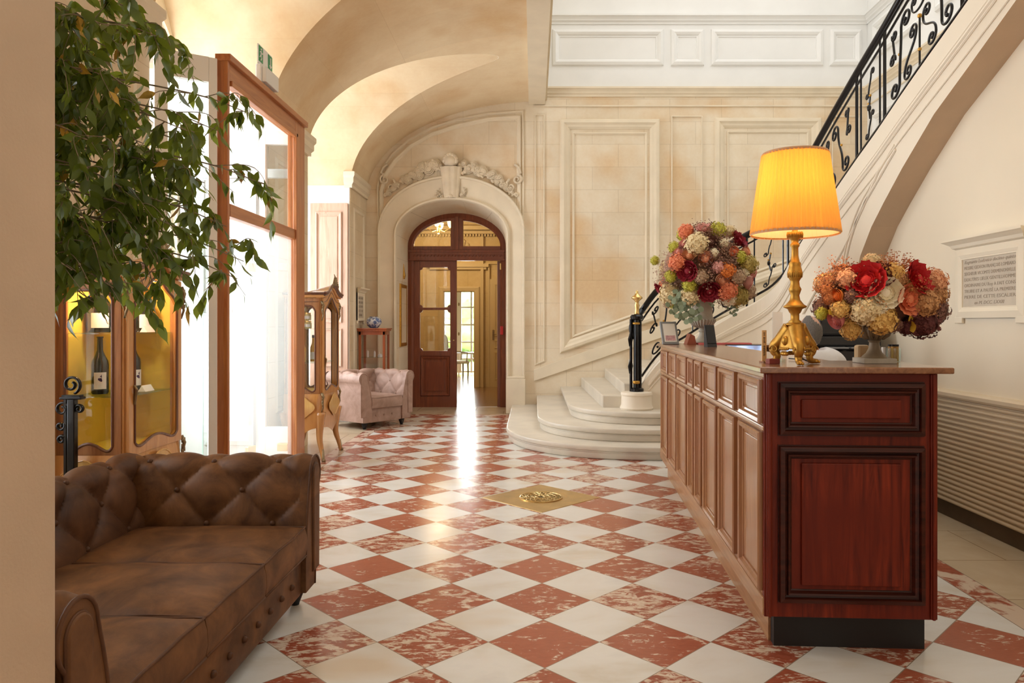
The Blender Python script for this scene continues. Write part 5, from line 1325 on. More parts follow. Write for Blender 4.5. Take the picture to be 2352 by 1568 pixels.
# ------------------------------------------------------------ table lamp
lp = empty('table_lamp', (1.127, 3.17, 1.1765), .1); tag(lp, 'tall gilt candlestick lamp with a glowing yellow pleated shade on the desk', 'table lamp')
def silk():
    m, nt, b = nmat('pleated_silk'); nt.nodes.remove(b); out = nt.nodes['Material Output']
    t = N(nt, 'ShaderNodeBsdfTranslucent'); t.inputs[0].default_value = (1, .56, .13, 1)
    d2 = N(nt, 'ShaderNodeBsdfDiffuse'); d2.inputs[0].default_value = (.88, .62, .24, 1)
    mx = N(nt, 'ShaderNodeMixShader'); mx.inputs[0].default_value = .35; nt.links.new(t.outputs[0], mx.inputs[1]); nt.links.new(d2.outputs[0], mx.inputs[2]); nt.links.new(mx.outputs[0], out.inputs[0]); return m
b = MB(); n_ = 54
def shf(u, t):
    a = 2*PI*u; i = round(u*n_*4) % 4; pl_ = (0, .006, .011, .006)[i]; r = (.183+(.134-.183)*t)-.005+pl_; return (r*math.cos(a), r*math.sin(a), .560+.342*t)
b.grid(shf, n_*4, 6, cu=True); shd = b.build('lamp_shade', silk(), lp, smooth=True)
b = MB(); b.grid(lambda u, t: ((.178+(.129-.178)*t)*math.cos(2*PI*u), (.178+(.129-.178)*t)*math.sin(2*PI*u), .562+.338*t), 64, 2, cu=True); b.build('shade_lining', frosted('shade_lining', (.98, .88, .66), .99), shd, smooth=True)
trimm = plain('shade_trim', (.70, .40, .22), .8)
for r, z in ((.184, .561), (.136, .902)):
    b = MB(); b.lathe([(r, -.006), (r+.002, 0), (r, .006)], 64, (0, 0, z), caps=False); b.build('shade_trim', trimm, shd, smooth=True)
b = MB(); b.lathe([(.030, .168), (.024, .175), (.028, .182), (.018, .19), (.018, .215), (.024, .222), (.030, .236), (.047, .243), (.049, .248), (.038, .255), (.022, .275), (.018, .295), (.024, .312), (.027, .322), (.020, .335), (.018, .355), (.022, .363), (.028, .372), (.030, .40), (.026, .415), (.024, .425), (.026, .432), (.020, .44), (.015, .465), (.014, .50), (.020, .508), (.019, .515), (.014, .522), (.018, .535), (.028, .545), (.032, .556), (.030, .566), (.012, .57), (.010, .64)], 32)
for z, r in ((.386, .0285), (.556, .031)):
    for i in range(18): a = 2*PI*i/18; b.tube([(r*math.cos(a), r*math.sin(a), z-.014), (r*1.07*math.cos(a), r*1.07*math.sin(a), z), (r*math.cos(a), r*math.sin(a), z+.012)], .0022, 4)
b.build('stem', M['gilt'], lp, smooth=True)
b = MB()
AN = [math.radians(a) for a in (-105, 15, 135)]
def tri(u, t):
    a = 2*PI*u; z = .068+.102*t; base_r = .030*(1-t)**1.2+.026+.010*math.sin(t*PI)
    f = 1+.34*(1-t)*max(math.cos(a-A) for A in AN)**3 - .12*(1-t); return (base_r*f*math.cos(a), base_r*f*math.sin(a), z)
b.grid(tri, 60, 14, cu=True); b.lathe([(.036, .166), (.040, .170), (.032, .178)], 24)
for A in AN:
    c_, s_ = math.cos(A), math.sin(A)
    P = [(.020*c_, .020*s_, .155), (.040*c_, .040*s_, .130), (.066*c_, .066*s_, .098), (.088*c_, .088*s_, .078), (.090*c_, .090*s_, .055), (.078*c_, .078*s_, .036), (.086*c_, .086*s_, .014), (.108*c_, .108*s_, .011)]
    b.tube(catmull(P, 5), lambda t: .024*(1-t)+.010, 8)
    b.sphere((.112*c_, .112*s_, .010), .013, (1.1, 1.1, .75), 8, 6)
    for q in (-.3, 0, .3): b.sphere((.122*math.cos(A+q*.25), .122*math.sin(A+q*.25), .007), .006, u=6, v=5)
    for s in (-1, 1):     # side volutes
        cc = Vector((.085*c_-s*.020*s_, .085*s_+s*.020*c_, .062)); b.tube([tuple(cc+Vector((c_*math.cos(k_*.5)*(.020-.0011*k_), s_*math.cos(k_*.5)*(.020-.0011*k_), math.sin(k_*.5)*(.020-.0011*k_)))) for k_ in range(15)], .0035, 5)
    m_ = A+PI/3; b.sphere((.05*math.cos(m_), .05*math.sin(m_), .10), .016, (1, 1, 1.3), 10, 8)
    for q in range(7): b.sphere(((.062)*math.cos(m_+(q-3)*.13), .062*math.sin(m_+(q-3)*.13), .066), .006, u=6, v=5)
    for q in range(3): b.sphere((.055*math.cos(m_+(q-1)*.2), .055*math.sin(m_+(q-1)*.2), .045), .012, (1, 1, .8), 8, 6)
b.build('tripod_base', M['gilt'], lp, smooth=True)
b = MB(); b.sphere((0, 0, .70), .034, (1, 1, 1.3), 14, 10); b.build('bulb', emit('warm_bulb', (1, .78, .42), 6), lp, smooth=True)
pl = bpy.data.lights.new('desk_lamp_light', 'POINT'); pl.energy = 9; pl.color = (1, .70, .36); pl.shadow_soft_size = .045
po = bpy.data.objects.new('desk_lamp_light', pl); COL.objects.link(po); po.location = (1.127, 3.17, 1.1755+.78); 
b = MB(); b.tube(catmull([(.03, .02, .05), (.06, .05, .02), (.11, .10, .006), (.16, .22, .006), (.14, .36, .006)], 5), .003, 5); b.build('cord', M['black'], lp, smooth=True)

# ------------------------------------------------------------ flowers
PETAL = {}
def pcol(name, c, var=.18):
    if name == 'white': var = .04
    if name not in PETAL:
        m, nt, b = nmat('petal_'+name); f = noi(nt, coords(nt), 55, 3, .6)
        nt.links.new(ramp(nt, f, [(.3, tuple(x*(1-var*1.6) for x in c)), (.7, tuple(min(1, x*(1+var)) for x in c))]), b.inputs['Base Color']); b.inputs['Roughness'].default_value = .7
        b.inputs['Subsurface Weight'].default_value = 0
        PETAL[name] = m
    return PETAL[name]
COLS = dict(cream=(0.9, 0.7, 0.4), coral=(0.88, 0.26, 0.12), pink=(0.85, 0.42, 0.36), lime=(0.6, 0.56, 0.07), burgundy=(0.28, 0.006, 0.02), salmon=(0.95, 0.44, 0.26), white=(1.0, 0.88, 0.64), brown=(0.24, 0.11, 0.08), orange=(0.92, 0.26, 0.05), olive=(0.5, 0.38, 0.1), beige=(0.56, 0.38, 0.24), red=(0.55, 0.008, 0.012), gold=(0.86, 0.54, 0.16), tan=(0.62, 0.32, 0.13), peach=(0.85, 0.42, 0.22), plum=(0.13, 0.028, 0.026), rose=(0.8, 0.28, 0.27), yellow=(0.88, 0.58, 0.06), sage=(0.3, 0.38, 0.25), dried=(0.42, 0.24, 0.16), rust=(0.62, 0.22, 0.07))
FM = {}
def bloom(kind, col):
    key = (kind, col)
    if key in FM: return FM[key]
    r = random.Random(hash(kind) % 97 if 0 else len(kind)*7+len(col)); b = MB()
    def petal(c, out, size, curl=.3, w=.8, nu_=4, nv_=4, ruf=.0, spin=0):
        out = Vector(out).normalized(); ref = Vector((0, 0, 1)) if abs(out.z) < .9 else Vector((1, 0, 0)); a = out.cross(ref).normalized(); u_ = a.cross(out).normalized()
        q = Matrix.Rotation(spin, 3, out); a = q @ a; u_ = q @ u_; c = Vector(c)
        def f(s, t):
            x = (s-.5)*2; ww = w*math.sin(min(1, .15+t*.9)*PI*.62)*(1-.25*t*t); 
            p = c + a*(x*ww*size*.5) + u_*(t*size) + out*(curl*size*(t*t*(1.0)-.25*x*x+.0)); 
            if ruf: p += out*(ruf*size*math.sin(x*7+spin*3)*t)
            return tuple(p)
        b.grid(f, nu_, nv_)
    def sph(i, n):
        z = 1-2*(i+.5)/n; a = i*2.39996; q = math.sqrt(max(0, 1-z*z)); return Vector((q*math.cos(a), q*math.sin(a), z))
    if kind == 'hydrangea':
        for i in range(170):
            d = sph(i, 170); d = (d+Vector((r.uniform(-.1, .1),)*3)).normalized(); c = d*r.uniform(.74, 1.0); d = (d+Vector((r.uniform(-.5, .5), r.uniform(-.5, .5), r.uniform(-.5, .5)))).normalized(); ref = Vector((.3, .5, .8)); a = d.cross(ref).normalized(); u_ = d.cross(a); sp0 = r.uniform(0, 1.5)
            for q in range(4):
                an = sp0+q*PI/2; e = a*math.cos(an)+u_*math.sin(an); g_ = d.cross(e)
                s = .155*r.uniform(.8, 1.15); b.face([c, c+e*s*.45+g_*s*.42+d*.03, c+e*s*.9+g_*s*.36+d*.02, c+e*s*1.08+d*r.uniform(-.02, .05), c+e*s*.9-g_*s*.36+d*.02, c+e*s*.45-g_*s*.42+d*.03])
        b.sphere((0, 0, 0), .80, u=10, v=8)
    elif kind in ('peony', 'garden_rose'):
        # cup opening toward -y: layered ruffled petals
        ax = Vector((0, -1, 0))
        layers = ((.95, 9, 1.15, .75), (.80, 9, .9, .62), (.62, 8, .62, .52), (.45, 7, .38, .42), (.28, 6, .2, .32))
        for (rad, n_, tilt, size) in layers:
            for i in range(n_):
                an = 2*PI*i/n_+rad*5+r.uniform(-.15, .15); rd = Vector((math.cos(an), 0, math.sin(an)))
                base = rd*rad*.35+ax*(-.15)
                up_ = (rd*math.sin(tilt)+ax*math.cos(tilt)).normalized(); out = (ax*-math.sin(tilt)*0+ (rd*math.cos(tilt)-ax*math.sin(tilt))).normalized(); sd = up_.cross(out).normalized()
                L_ = size*1.15
                def f(s, t, base=base, up_=up_, out=out, sd=sd, L_=L_, an=an):
                    x = (s-.5)*2; ww = L_*.85*math.sin(min(1, .2+.8*t)*PI*.6)
                    p = base+up_*(L_*t)+sd*(x*ww*.75)-out*(.22*L_*(t**2)*.8)+out*(-.18*L_*x*x)+out*(.05*math.sin(x*6+an*3)*t)
                    return tuple(p)
                b.grid(f, 6, 5)
        b.sphere((0, .05, 0), .55, (1, .8, 1), 10, 8)
        if kind == 'garden_rose': pass
    elif kind == 'rose':
        for k_ in range(5):
            rad = 1-.19*k_; n_ = 7-k_ if k_ < 4 else 3
            for i in range(n_):
                an = 2*PI*i/n_+k_*.6
                def f(s, t, an=an, rad=rad, k_=k_, n_=n_):
                    a2 = an+(s-.5)*2*PI/n_*1.5; th = .35+t*1.15; rr_ = rad*math.sin(th*.95+.25)*(1.0 if t < .9 else 1.03)
                    return (rr_*math.cos(a2), -(-.75+t*1.3+k_*.06)*.85, rr_*math.sin(a2))
                b.grid(f, 5, 5)
        b.sphere((0, 0, 0), .62, u=10, v=8)
    elif kind == 'sprig':
        for i in range(26):
            d = Vector((r.gauss(0, .42), -abs(r.gauss(.9, .3)), r.gauss(0, .42))); L_ = r.uniform(.8, 1.25); e = d.normalized()*L_
            b.tube([(0, 0, 0), tuple(e*.5+Vector((r.uniform(-.05, .05),)*3)), tuple(e)], .010, 3)
            for q in range(9):
                c = e*r.uniform(.55, 1.05)+Vector((r.gauss(0, .11), r.gauss(0, .11), r.gauss(0, .11))); s = r.uniform(.028, .055)
                b.face([c+Vector((s, 0, 0)), c+Vector((0, s, s*.4)), c+Vector((-s, 0, s*.3)), c+Vector((0, -s, -s*.5))]); b.face([c+Vector((0, 0, s)), c+Vector((s, 0, 0)), c+Vector((0, 0, -s)), c+Vector((-s, s*.4, 0))])
    elif kind == 'leafspray':
        for i in range(14):
            x = r.uniform(-.5, .5); z = -i*.11; P = Vector((x*.9+.15*math.sin(i), r.uniform(-.35, .15), z)); rad = r.uniform(.14, .22); nrm = Vector((r.uniform(-.5, .5), -1, r.uniform(-.4, .6))).normalized(); a = nrm.cross(Vector((0, 0, 1))).normalized(); u_ = a.cross(nrm)
            b.face([P+a*rad*math.cos(q*PI/5)+u_*rad*math.sin(q*PI/5) for q in range(10)])
        for s in (-.3, .1, .35): b.tube([(s*.4, 0, .2), (s, 0, -.5), (s*.8, -.05, -1.35)], .015, 4)
    elif kind == 'leaf':
        petal((0, 0, -.4), (0, -1, .2), 1.5, .2, .9, 4, 6); petal((0, 0, -.4), (.8, -1, .2), 1.2, .25, .8, 4, 6, spin=1.6)
    o = b.build(kind, pcol(col, COLS[col]), None, smooth=kind in ('peony', 'garden_rose', 'rose', 'leaf'), norm=False)
    COL.objects.unlink(o); FM[key] = o; return o
NAMES = {'sprig': 'dried_sprig', 'leafspray': 'eucalyptus_spray', 'leaf': 'yellow_leaf', 'rose': 'ranunculus'}
def place(par, kind, col, p, size, face=None, roll=0):
    o = bloom(kind, col).copy(); COL.objects.link(o); o.name = NAMES.get(kind, kind); o.parent = par; o.location = p; o.scale = (size,)*3
    d = Vector(face if face is not None else p); d = d.normalized() if d.length > 0 else Vector((0, -1, 0))
    o.rotation_mode = 'QUATERNION'; o.rotation_quaternion = d.to_track_quat('-Y', 'Z') if kind != 'leafspray' else Vector((d.x*.3, d.y, 0)).normalized().to_track_quat('-Y', 'Z')
    return o
def ell(dx, dz, rx, ry, rz, push=1.0):
    q = 1-(dx/rx)**2-(dz/rz)**2
    return Vector((dx, -ry*math.sqrt(max(.02, q))*push, dz))
urnprof_big = [(.085, 0), (.085, .018), (.066, .02), (.062, .03), (.045, .045), (.030, .075), (.026, .10), (.034, .108), (.034, .118), (.024, .122), (.026, .13), (.05, .145), (.085, .165), (.106, .195), (.108, .21), (.095, .222), (.088, .235), (.086, .30), (.088, .37), (.100, .41), (.118, .425), (.118, .435), (.100, .43), (.07, .35)]
def urn(loc, label, name, mat, prof, sc=1, flute=(0, 0), rz=0):
    u = empty(name, loc, rz); tag(u, label, 'urn')
    b = MB(); b.lathe([(r*sc, z*sc) for r, z in prof], 36); b.build('urn_body', mat, u, smooth=True, ang=.7)
    return u
u1 = urn((1.475, 6.42, 1.1755), 'pale stone urn holding the large round bouquet at the far end of the desk', 'flower_urn', M['urn'], urnprof_big)
b = MB(); 
for i in range(26):
    a = 2*PI*i/26; b.tube([(r*math.cos(a), r*math.sin(a), z) for r, z in ((.052, .145), (.088, .165), (.109, .195), (.110, .212))], .0075, 5)
b.build('gadroon', M['urn'], u1, smooth=True)
B1 = Vector((1.475, 6.42, 1.1755+.665)); bq = empty('flower_bouquet', B1); tag(bq, 'huge round bouquet of dried coral cream and burgundy flowers in the far urn', 'bouquet')
L1 = [('hydrangea', 'cream', 535, 365, 85), ('hydrangea', 'coral', 470, 240, 58), ('peony', 'pink', 615, 230, 52), ('hydrangea', 'lime', 730, 235, 62), ('peony', 'burgundy', 910, 325, 62), ('hydrangea', 'cream', 850, 235, 45), ('hydrangea', 'lime', 355, 380, 42), ('hydrangea', 'lime', 215, 480, 34), ('rose', 'pink', 385, 425, 36), ('hydrangea', 'coral', 375, 515, 66), ('peony', 'burgundy', 455, 590, 66), ('rose', 'peach', 465, 460, 42), ('rose', 'salmon', 595, 490, 48), ('hydrangea', 'white', 665, 440, 34), ('hydrangea', 'white', 765, 352, 34), ('rose', 'white', 585, 425, 20), ('rose', 'brown', 645, 350, 46), ('rose', 'coral', 845, 430, 38), ('hydrangea', 'lime', 905, 470, 46), ('rose', 'salmon', 970, 425, 40), ('hydrangea', 'orange', 780, 590, 60), ('rose', 'salmon', 735, 668, 48), ('peony', 'burgundy', 638, 752, 72), ('hydrangea', 'coral', 795, 750, 76), ('hydrangea', 'lime', 325, 630, 44), ('hydrangea', 'lime', 475, 710, 52), ('hydrangea', 'cream', 335, 775, 78), ('hydrangea', 'cream', 490, 800, 72), ('peony', 'burgundy', 255, 720, 36), ('rose', 'pink', 1010, 680, 46), ('hydrangea', 'white', 950, 600, 34), ('hydrangea', 'olive', 990, 530, 70), ('hydrangea', 'olive', 935, 800, 76), ('hydrangea', 'beige', 1050, 755, 60), ('hydrangea', 'white', 840, 825, 52), ('rose', 'pink', 1075, 590, 34), ('hydrangea', 'pink', 700, 560, 44), ('hydrangea', 'white', 430, 840, 40), ('rose', 'pink', 430, 360, 30), ('hydrangea', 'beige', 880, 640, 60), ('hydrangea', 'beige', 560, 640, 52), ('rose', 'rust', 870, 250, 34), ('hydrangea', 'lime', 380, 860, 40), ('hydrangea', 'beige', 330, 860, 34)]
px = 1/3.919*6.42/F
for kind, col, x, y, r in L1: place(bq, kind, col, ell((x-655)*px, (535-y)*px, .44, .40, .38, .92), r*px*1.32)
rf = random.Random(11)
b = MB(); b.sphere((0, 0, 0), .30, (1.12, 1, .95), 20, 14); b.build('inner_foliage', pcol('dried', COLS['dried']), bq, smooth=True)
for i in range(20):
    a = rf.uniform(-2.9, -.2) if i < 13 else rf.uniform(0, 3); z = rf.uniform(-.75, 1); q = math.sqrt(1-z*z); d = Vector((q*math.cos(a), q*math.sin(a), z)); place(bq, 'sprig', rf.choice(['dried', 'dried', 'beige', 'brown']), Vector((d.x*.27, d.y*.25, d.z*.24)), .165, d)
for i in range(16):
    a = rf.uniform(.3, 2.8); z = rf.uniform(-.5, .9); q = math.sqrt(1-z*z); d = Vector((q*math.cos(a), q*math.sin(a), z)); place(bq, 'hydrangea', rf.choice(['cream', 'coral', 'lime', 'beige']), Vector((d.x*.38, d.y*.36, d.z*.34)), .06, d)
for x, y, s in ((-.20, -.29, .13), (-.28, -.27, .11), (-.12, -.28, .12), (.24, -.32, .07), (.02, -.27, .05), (-.24, -.22, .11)): place(bq, 'leafspray', 'sage', Vector((x, -.24 if x < .2 else -.1, y)), s, (x, -1, 0))

u2 = urn((1.515, 3.27, 1.1755), 'small brown pedestal urn at the near end of the desk holding the warm bouquet', 'flower_urn', M['urn_brown'], [(.035, .02), (.058, .02), (.05, .03), (.034, .045), (.024, .065), (.021, .09), (.027, .098), (.022, .104), (.030, .108), (.056, .125), (.066, .145), (.064, .158), (.050, .168), (.048, .172), (.050, .21), (.05, .215)], 1, rz=DA)
b = MB(); b.box(-.070, .070, -.070, .070, 0, .022, bev=.002); b.build('square_foot', M['urn'], u2)
b = MB()
for i in range(14):
    a = 2*PI*i/14; b.tube([(r*math.cos(a), r*math.sin(a), z) for r, z in ((.034, .110), (.056, .125), (.064, .145), (.060, .160), (.048, .168))], .009, 6)
b.build('gadroon', M['urn_brown'], u2, smooth=True)
B2 = Vector((1.52, 3.27, 1.1755+.292)); bq = empty('flower_bouquet', B2); tag(bq, 'low warm bouquet of red cream and gold flowers in the small urn beside the lamp', 'bouquet')
px2 = 1/2.8*3.15/F
L2 = [('peony', 'red', 700, 910, 96), ('garden_rose', 'white', 800, 985, 80), ('peony', 'red', 1010, 900, 92), ('hydrangea', 'cream', 765, 778, 50), ('hydrangea', 'gold', 870, 860, 62), ('garden_rose', 'coral', 940, 1020, 80), ('hydrangea', 'peach', 1165, 905, 76), ('rose', 'orange', 540, 1000, 40), ('leaf', 'yellow', 545, 1075, 40), ('hydrangea', 'gold', 560, 1080, 56), ('hydrangea', 'cream', 690, 1090, 84), ('hydrangea', 'gold', 800, 1150, 84), ('hydrangea', 'gold', 655, 1215, 62), ('rose', 'rose', 990, 1090, 34), ('hydrangea', 'tan', 1065, 1045, 82), ('hydrangea', 'plum', 1090, 1165, 96), ('hydrangea', 'brown', 1190, 1090, 74), ('rose', 'rose', 560, 1150, 48), ('hydrangea', 'peach', 600, 885, 58), ('hydrangea', 'rust', 492, 965, 42), ('hydrangea', 'lime', 488, 1110, 38), ('leaf', 'yellow', 1005, 1150, 62), ('peony', 'plum', 780, 880, 70), ('hydrangea', 'rust', 800, 820, 40), ('hydrangea', 'white', 775, 1090, 46), ('hydrangea', 'brown', 880, 1180, 50), ('hydrangea', 'tan', 1190, 990, 60), ('hydrangea', 'rust', 500, 1010, 40), ('hydrangea', 'gold', 960, 940, 40), ('hydrangea', 'plum', 990, 1200, 50), ('hydrangea', 'brown', 610, 1000, 44), ('hydrangea', 'tan', 900, 900, 50), ('hydrangea', 'plum', 1160, 1170, 62)]
for kind, col, x, y, r in L2: place(bq, kind, col, ell((x-862)*px2, (1000-y)*px2, .275, .20, .185, .9), r*px2*1.2)
b = MB(); b.sphere((0, 0, 0), .16, (1.35, 1, .85), 20, 14); b.build('inner_foliage', pcol('brown', COLS['brown']), bq, smooth=True)
for i in range(12):
    a = rf.uniform(-3.0, -.1) if i < 8 else rf.uniform(0, 3); z = rf.uniform(-.5, 1); q = math.sqrt(1-z*z); d = Vector((q*math.cos(a), q*math.sin(a), z)); place(bq, 'sprig', rf.choice(['rust', 'tan', 'brown', 'rust']), Vector((d.x*.17, d.y*.12, d.z*.10)), .095, d)
for x, z in ((.10, .12), (-.17, .10), (.24, .02), (-.22, .04)): place(bq, 'sprig', 'rust', Vector((x*.8, -.02, z*.7)), .10, (x, -.15, z+.08))
for i in range(12):
    a = rf.uniform(.3, 2.8); z = rf.uniform(-.4, .8); q = math.sqrt(1-z*z); d = Vector((q*math.cos(a), q*math.sin(a), z)); place(bq, 'hydrangea', rf.choice(['gold', 'tan', 'brown', 'plum']), Vector((d.x*.24, d.y*.17, d.z*.15)), .05, d)

# ------------------------------------------------------------ things on and behind the desk
ZC = 1.1755
pf = empty('photo_frame', (1.155, 6.18, ZC), .25); tag(pf, 'grey framed photo card tilted at the far left of the desk', 'photo frame')
T = Matrix.Rotation(-.32, 4, 'X')
b = MB(); b.box(-.075, .075, -.008, .008, 0, .20, T, bev=.004); b.build('frame', M['grey_frame'], pf)
b = MB(); b.box(-.055, .055, -.011, -.008, .02, .18, T); pc = b.build('card', M['paper'], pf)
b = MB(); b.box(-.045, .045, -.012, -.011, .03, .075, T); b.build('card_photo', plain('pink_photo', (.62, .36, .38), .6, var=.4, vs=60), pc)
b = MB(); b.box(-.03, .03, -.0, .05, .0, .012); b.box(-.012, .012, .045, .055, .0, .12); b.build('easel', M['grey_frame'], pf)
b = MB(); b.prism([(-.03, 0), (.05, 0), (.035, .07), (-.0, .09)], -.07, .07, 'y'); o = b.build('menu_block', plain('rust_block', (.30, .07, .03), .5), loc=tuple(DL(.20, 3.27, ZC))); tag(o, 'rust coloured block behind the grey photo frame', 'block')
bs = empty('card_stand', tuple(DL(.245, 2.55, ZC)), .1); bs.scale = (.72, 1, 1); tag(bs, 'black wedge shaped card stand on the far part of the desk', 'card stand')
b = MB(); b.prism([(-.055, 0), (.03, 0), (.03, .16), (.012, .165)], -.05, .05, 'x'); b.build('stand_body', M['black'], bs)
b = MB(); b.box(-.045, .045, -.056, -.050, .01, .15, Matrix.Rotation(-.36, 4, 'X')); b.build('display_plate', M['black_gloss'], bs)
for i, (x, y, r) in enumerate(((1.495, 6.215, .05), (1.73, 6.25, -.1))):
    b = MB(); b.box(-.11, .11, -.07, .07, 0, .012); o = b.build('leaflet_stack', plain('pink_paper%d' % i, (.72, .16, .16), .7), loc=(x, y, ZC)); o.rotation_euler.z = r; tag(o, 'stack of pink red leaflets on the far desk top, ' + ('left of the stone urn', 'right of the stone urn')[i], 'leaflets', 'pink leaflets on the desk')
# wood card strip and acrylic holder
ws_ = empty('menu_strip', tuple(DL(.078, .32, ZC)), .2); tag(ws_, 'upright narrow wooden strip with black lettering in a holder left of the lamp', 'sign')
b = MB(); b.box(-.011, .011, -.003, .003, 0, .145); b.build('strip', plain('pale_wood_strip', (.72, .50, .26), .5), ws_)
for t, z, s in (('Reservations', .085, .016), ('WIFI', .03, .014)):
    text(t, s, 'strip_lettering', M['black'], ws_, Matrix.Translation((.003, -.0035, z-.02)) @ Matrix.Rotation(PI/2, 4, 'X') @ Matrix.Rotation(PI/2, 4, 'Z'), .0003, align='LEFT') if 0 else None
b = MB()
rs = random.Random(4)
for z0, z1 in ((.030, .075), (.088, .112), (.120, .135)):
    z = z0
    while z < z1: h = rs.uniform(.0015, .004); b.box(rs.uniform(-.006, -.003), rs.uniform(.003, .006), -.0036, -.0030, z, z+h*.6); z += h+.001
b.build('strip_lettering', M['black'], ws_)
b = MB(); b.box(-.013, .04, -.02, .02, 0, .006); b.build('holder_foot', M['counter'], ws_)
ac = empty('acrylic_holder', tuple(DL(.165, .42, ZC)), .1); tag(ac, 'tall clear acrylic sign holder with a pale sheet left of the lamp', 'sign holder')
b = MB(); b.box(-.024, .024, -.002, .002, .012, .228); b.build('pale_sheet', frosted('acrylic_sheet', (.85, .83, .78), .55), ac); b = MB(); b.box(-.035, .03, -.02, .02, 0, .012, bev=.002); b.build('holder_foot', M['glass_shelf'], ac)
b = MB(); b.box(-.024, .024, -.02, .02, 0, .022, bev=.001); o = b.build('card_box', plain('dark_red_box', (.22, .03, .02), .5), loc=tuple(DL(.085, .20, ZC))); o.rotation_euler.z = .12; tag(o, 'small dark red card box on the desk corner beside the lamp foot', 'box')
b = MB(); b.box(-.012, .012, -.004, .004, 0, .13); o = b.build('white_card', M['paper'], loc=tuple(DL(.25, .62, ZC))); tag(o, 'narrow white card standing on the desk between the acrylic holder and the lamp', 'card')
# brown upright on the inner ledge
for i, x in enumerate((.66, 1.02)):
    mo = empty('computer_monitor', tuple(DL(x-.05, 3.0, .751)), .05); tag(mo, 'black computer monitor with blue screen behind the desk, ' + ('left one', 'right one')[i], 'monitor', 'monitors behind the desk')
    b = MB(); b.box(-.165, .165, -.012, .014, .12, .430, bev=.006); b.build('screen_case', M['black_gloss'], mo)
    b = MB(); b.box(-.155, .155, -.0145, -.012, .132, .422)
    m, nt, bb_ = nmat('screen_blue_%d' % i); f = noi(nt, coords(nt), 9, 2); c = ramp(nt, f, [(.4, (.02, .10, .30)), (.5, (.10, .30, .65)), (.62, (.5, .65, .85))]); nt.links.new(c, bb_.inputs['Emission Color']); bb_.inputs['Emission Strength'].default_value = .9
    b.build('screen', m, mo)
    b = MB(); b.box(-.03, .03, .0, .02, .01, .2); b.box(-.09, .09, -.05, .08, 0, .012, bev=.003); b.build('monitor_stand', M['black'], mo)
pr = empty('office_printer', (2.58, 6.15, 0), -.1); tag(pr, 'black office printer on a dark cabinet behind the warm bouquet', 'printer')
b = MB(); b.box(-.28, .28, -.22, .22, 0, .86, bev=.004); b.build('cabinet_base', M['black'], pr)
b = MB(); b.box(-.26, .26, -.20, .20, .86, 1.14, bev=.015); b.build('printer_body', M['black_gloss'], pr)
b = MB(); b.box(-.28, .24, -.22, .20, 1.165, 1.25, bev=.015); b.prism([(-.24, 1.14), (.22, 1.14), (.2, 1.17), (-.22, 1.17)], -.18, .18, 'y'); b.build('scanner_lid', M['black_gloss'], pr)
b = MB(); b.box(-.24, .20, -.21, .16, 1.25, 1.41, bev=.02); b.build('document_feeder', M['black_gloss'], pr)
b = MB(); b.box(-.20, -.04, -.31, -.20, 1.15, 1.162, Matrix.Identity(4), bev=.003); b.box(-.02, .2, -.30, -.20, 1.15, 1.162, bev=.003); b.build('control_panel', M['grey_frame'], pr)
ph = empty('desk_phone', tuple(DL(.60, .62+.06, 1.0)), 0) if 0 else None
pc = empty('match_pot', tuple(DL(.690, .42, ZC)), 0); tag(pc, 'clear tumbler of black tipped matches behind the small urn', 'tumbler')
b = MB(); b.lathe([(.028, 0), (.030, .004), (.031, .062)], 20, caps=False); b.face([(.028*math.cos(i*PI/10), .028*math.sin(i*PI/10), .001) for i in range(20)]); b.build('tumbler', M['glass_shelf'], pc, smooth=True)
mm = plain('match_wood', (.72, .42, .12), .6)
proto = None
for i in range(24):
    a = i*2.4; r = .022*math.sqrt((i+.5)/24)
    if proto is None:
        b = MB(); b.box(-.0016, .0016, -.0016, .0016, .002, .070); proto = b.build('match', mm, pc, loc=(r*math.cos(a), r*math.sin(a), 0)); b = MB(); b.box(-.0026, .0026, -.0026, .0026, .070, .079); hd = b.build('match_head', M['black'], proto)
    else: c = copy_obj(proto, pc, (r*math.cos(a), r*math.sin(a), 0)); copy_obj(hd, c)
b = MB(); b.box(-.006, .006, -.01, .01, 0, .066, bev=.001); o = b.build('white_box', M['paper'], loc=tuple(DL(.648, .43, ZC))); tag(o, 'small white box beside the tumbler of matches', 'box')
b = MB(); b.box(-.03, .03, -.025, .025, 0, .075, bev=.012); o = b.build('beige_box', plain('beige_card', (.52, .36, .18), .6), loc=tuple(DL(.570, .48, ZC))); tag(o, 'small beige rounded box behind the foot of the small urn', 'box')

# ------------------------------------------------------------ seated receptionist, seen from behind
pe = empty('person', (2.07, 5.42, 0), .25); tag(pe, 'person with balding grey hair and white shirt sitting behind the desk facing away', 'person')
def skin_mesh(name, verts, edges_, rad, mat, parent, root=0, sub=2):
    me = bpy.data.meshes.new(name); me.from_pydata(verts, edges_, []); o = bpy.data.objects.new(name, me); COL.objects.link(o)
    sk = o.modifiers.new('s', 'SKIN'); 
    for i, r in enumerate(rad): me.skin_vertices[0].data[i].radius = r if isinstance(r, tuple) else (r, r)
    me.skin_vertices[0].data[root].use_root = True
    su = o.modifiers.new('u', 'SUBSURF'); su.levels = sub; su.render_levels = sub
    dg = bpy.context.evaluated_depsgraph_get(); m2 = bpy.data.meshes.new_from_object(o.evaluated_get(dg)); bpy.data.objects.remove(o)
    m2.materials.clear(); m2.materials.append(mat)
    for p in m2.polygons: p.use_smooth = True
    o = bpy.data.objects.new(name, m2); COL.objects.link(o); o.parent = parent; return o
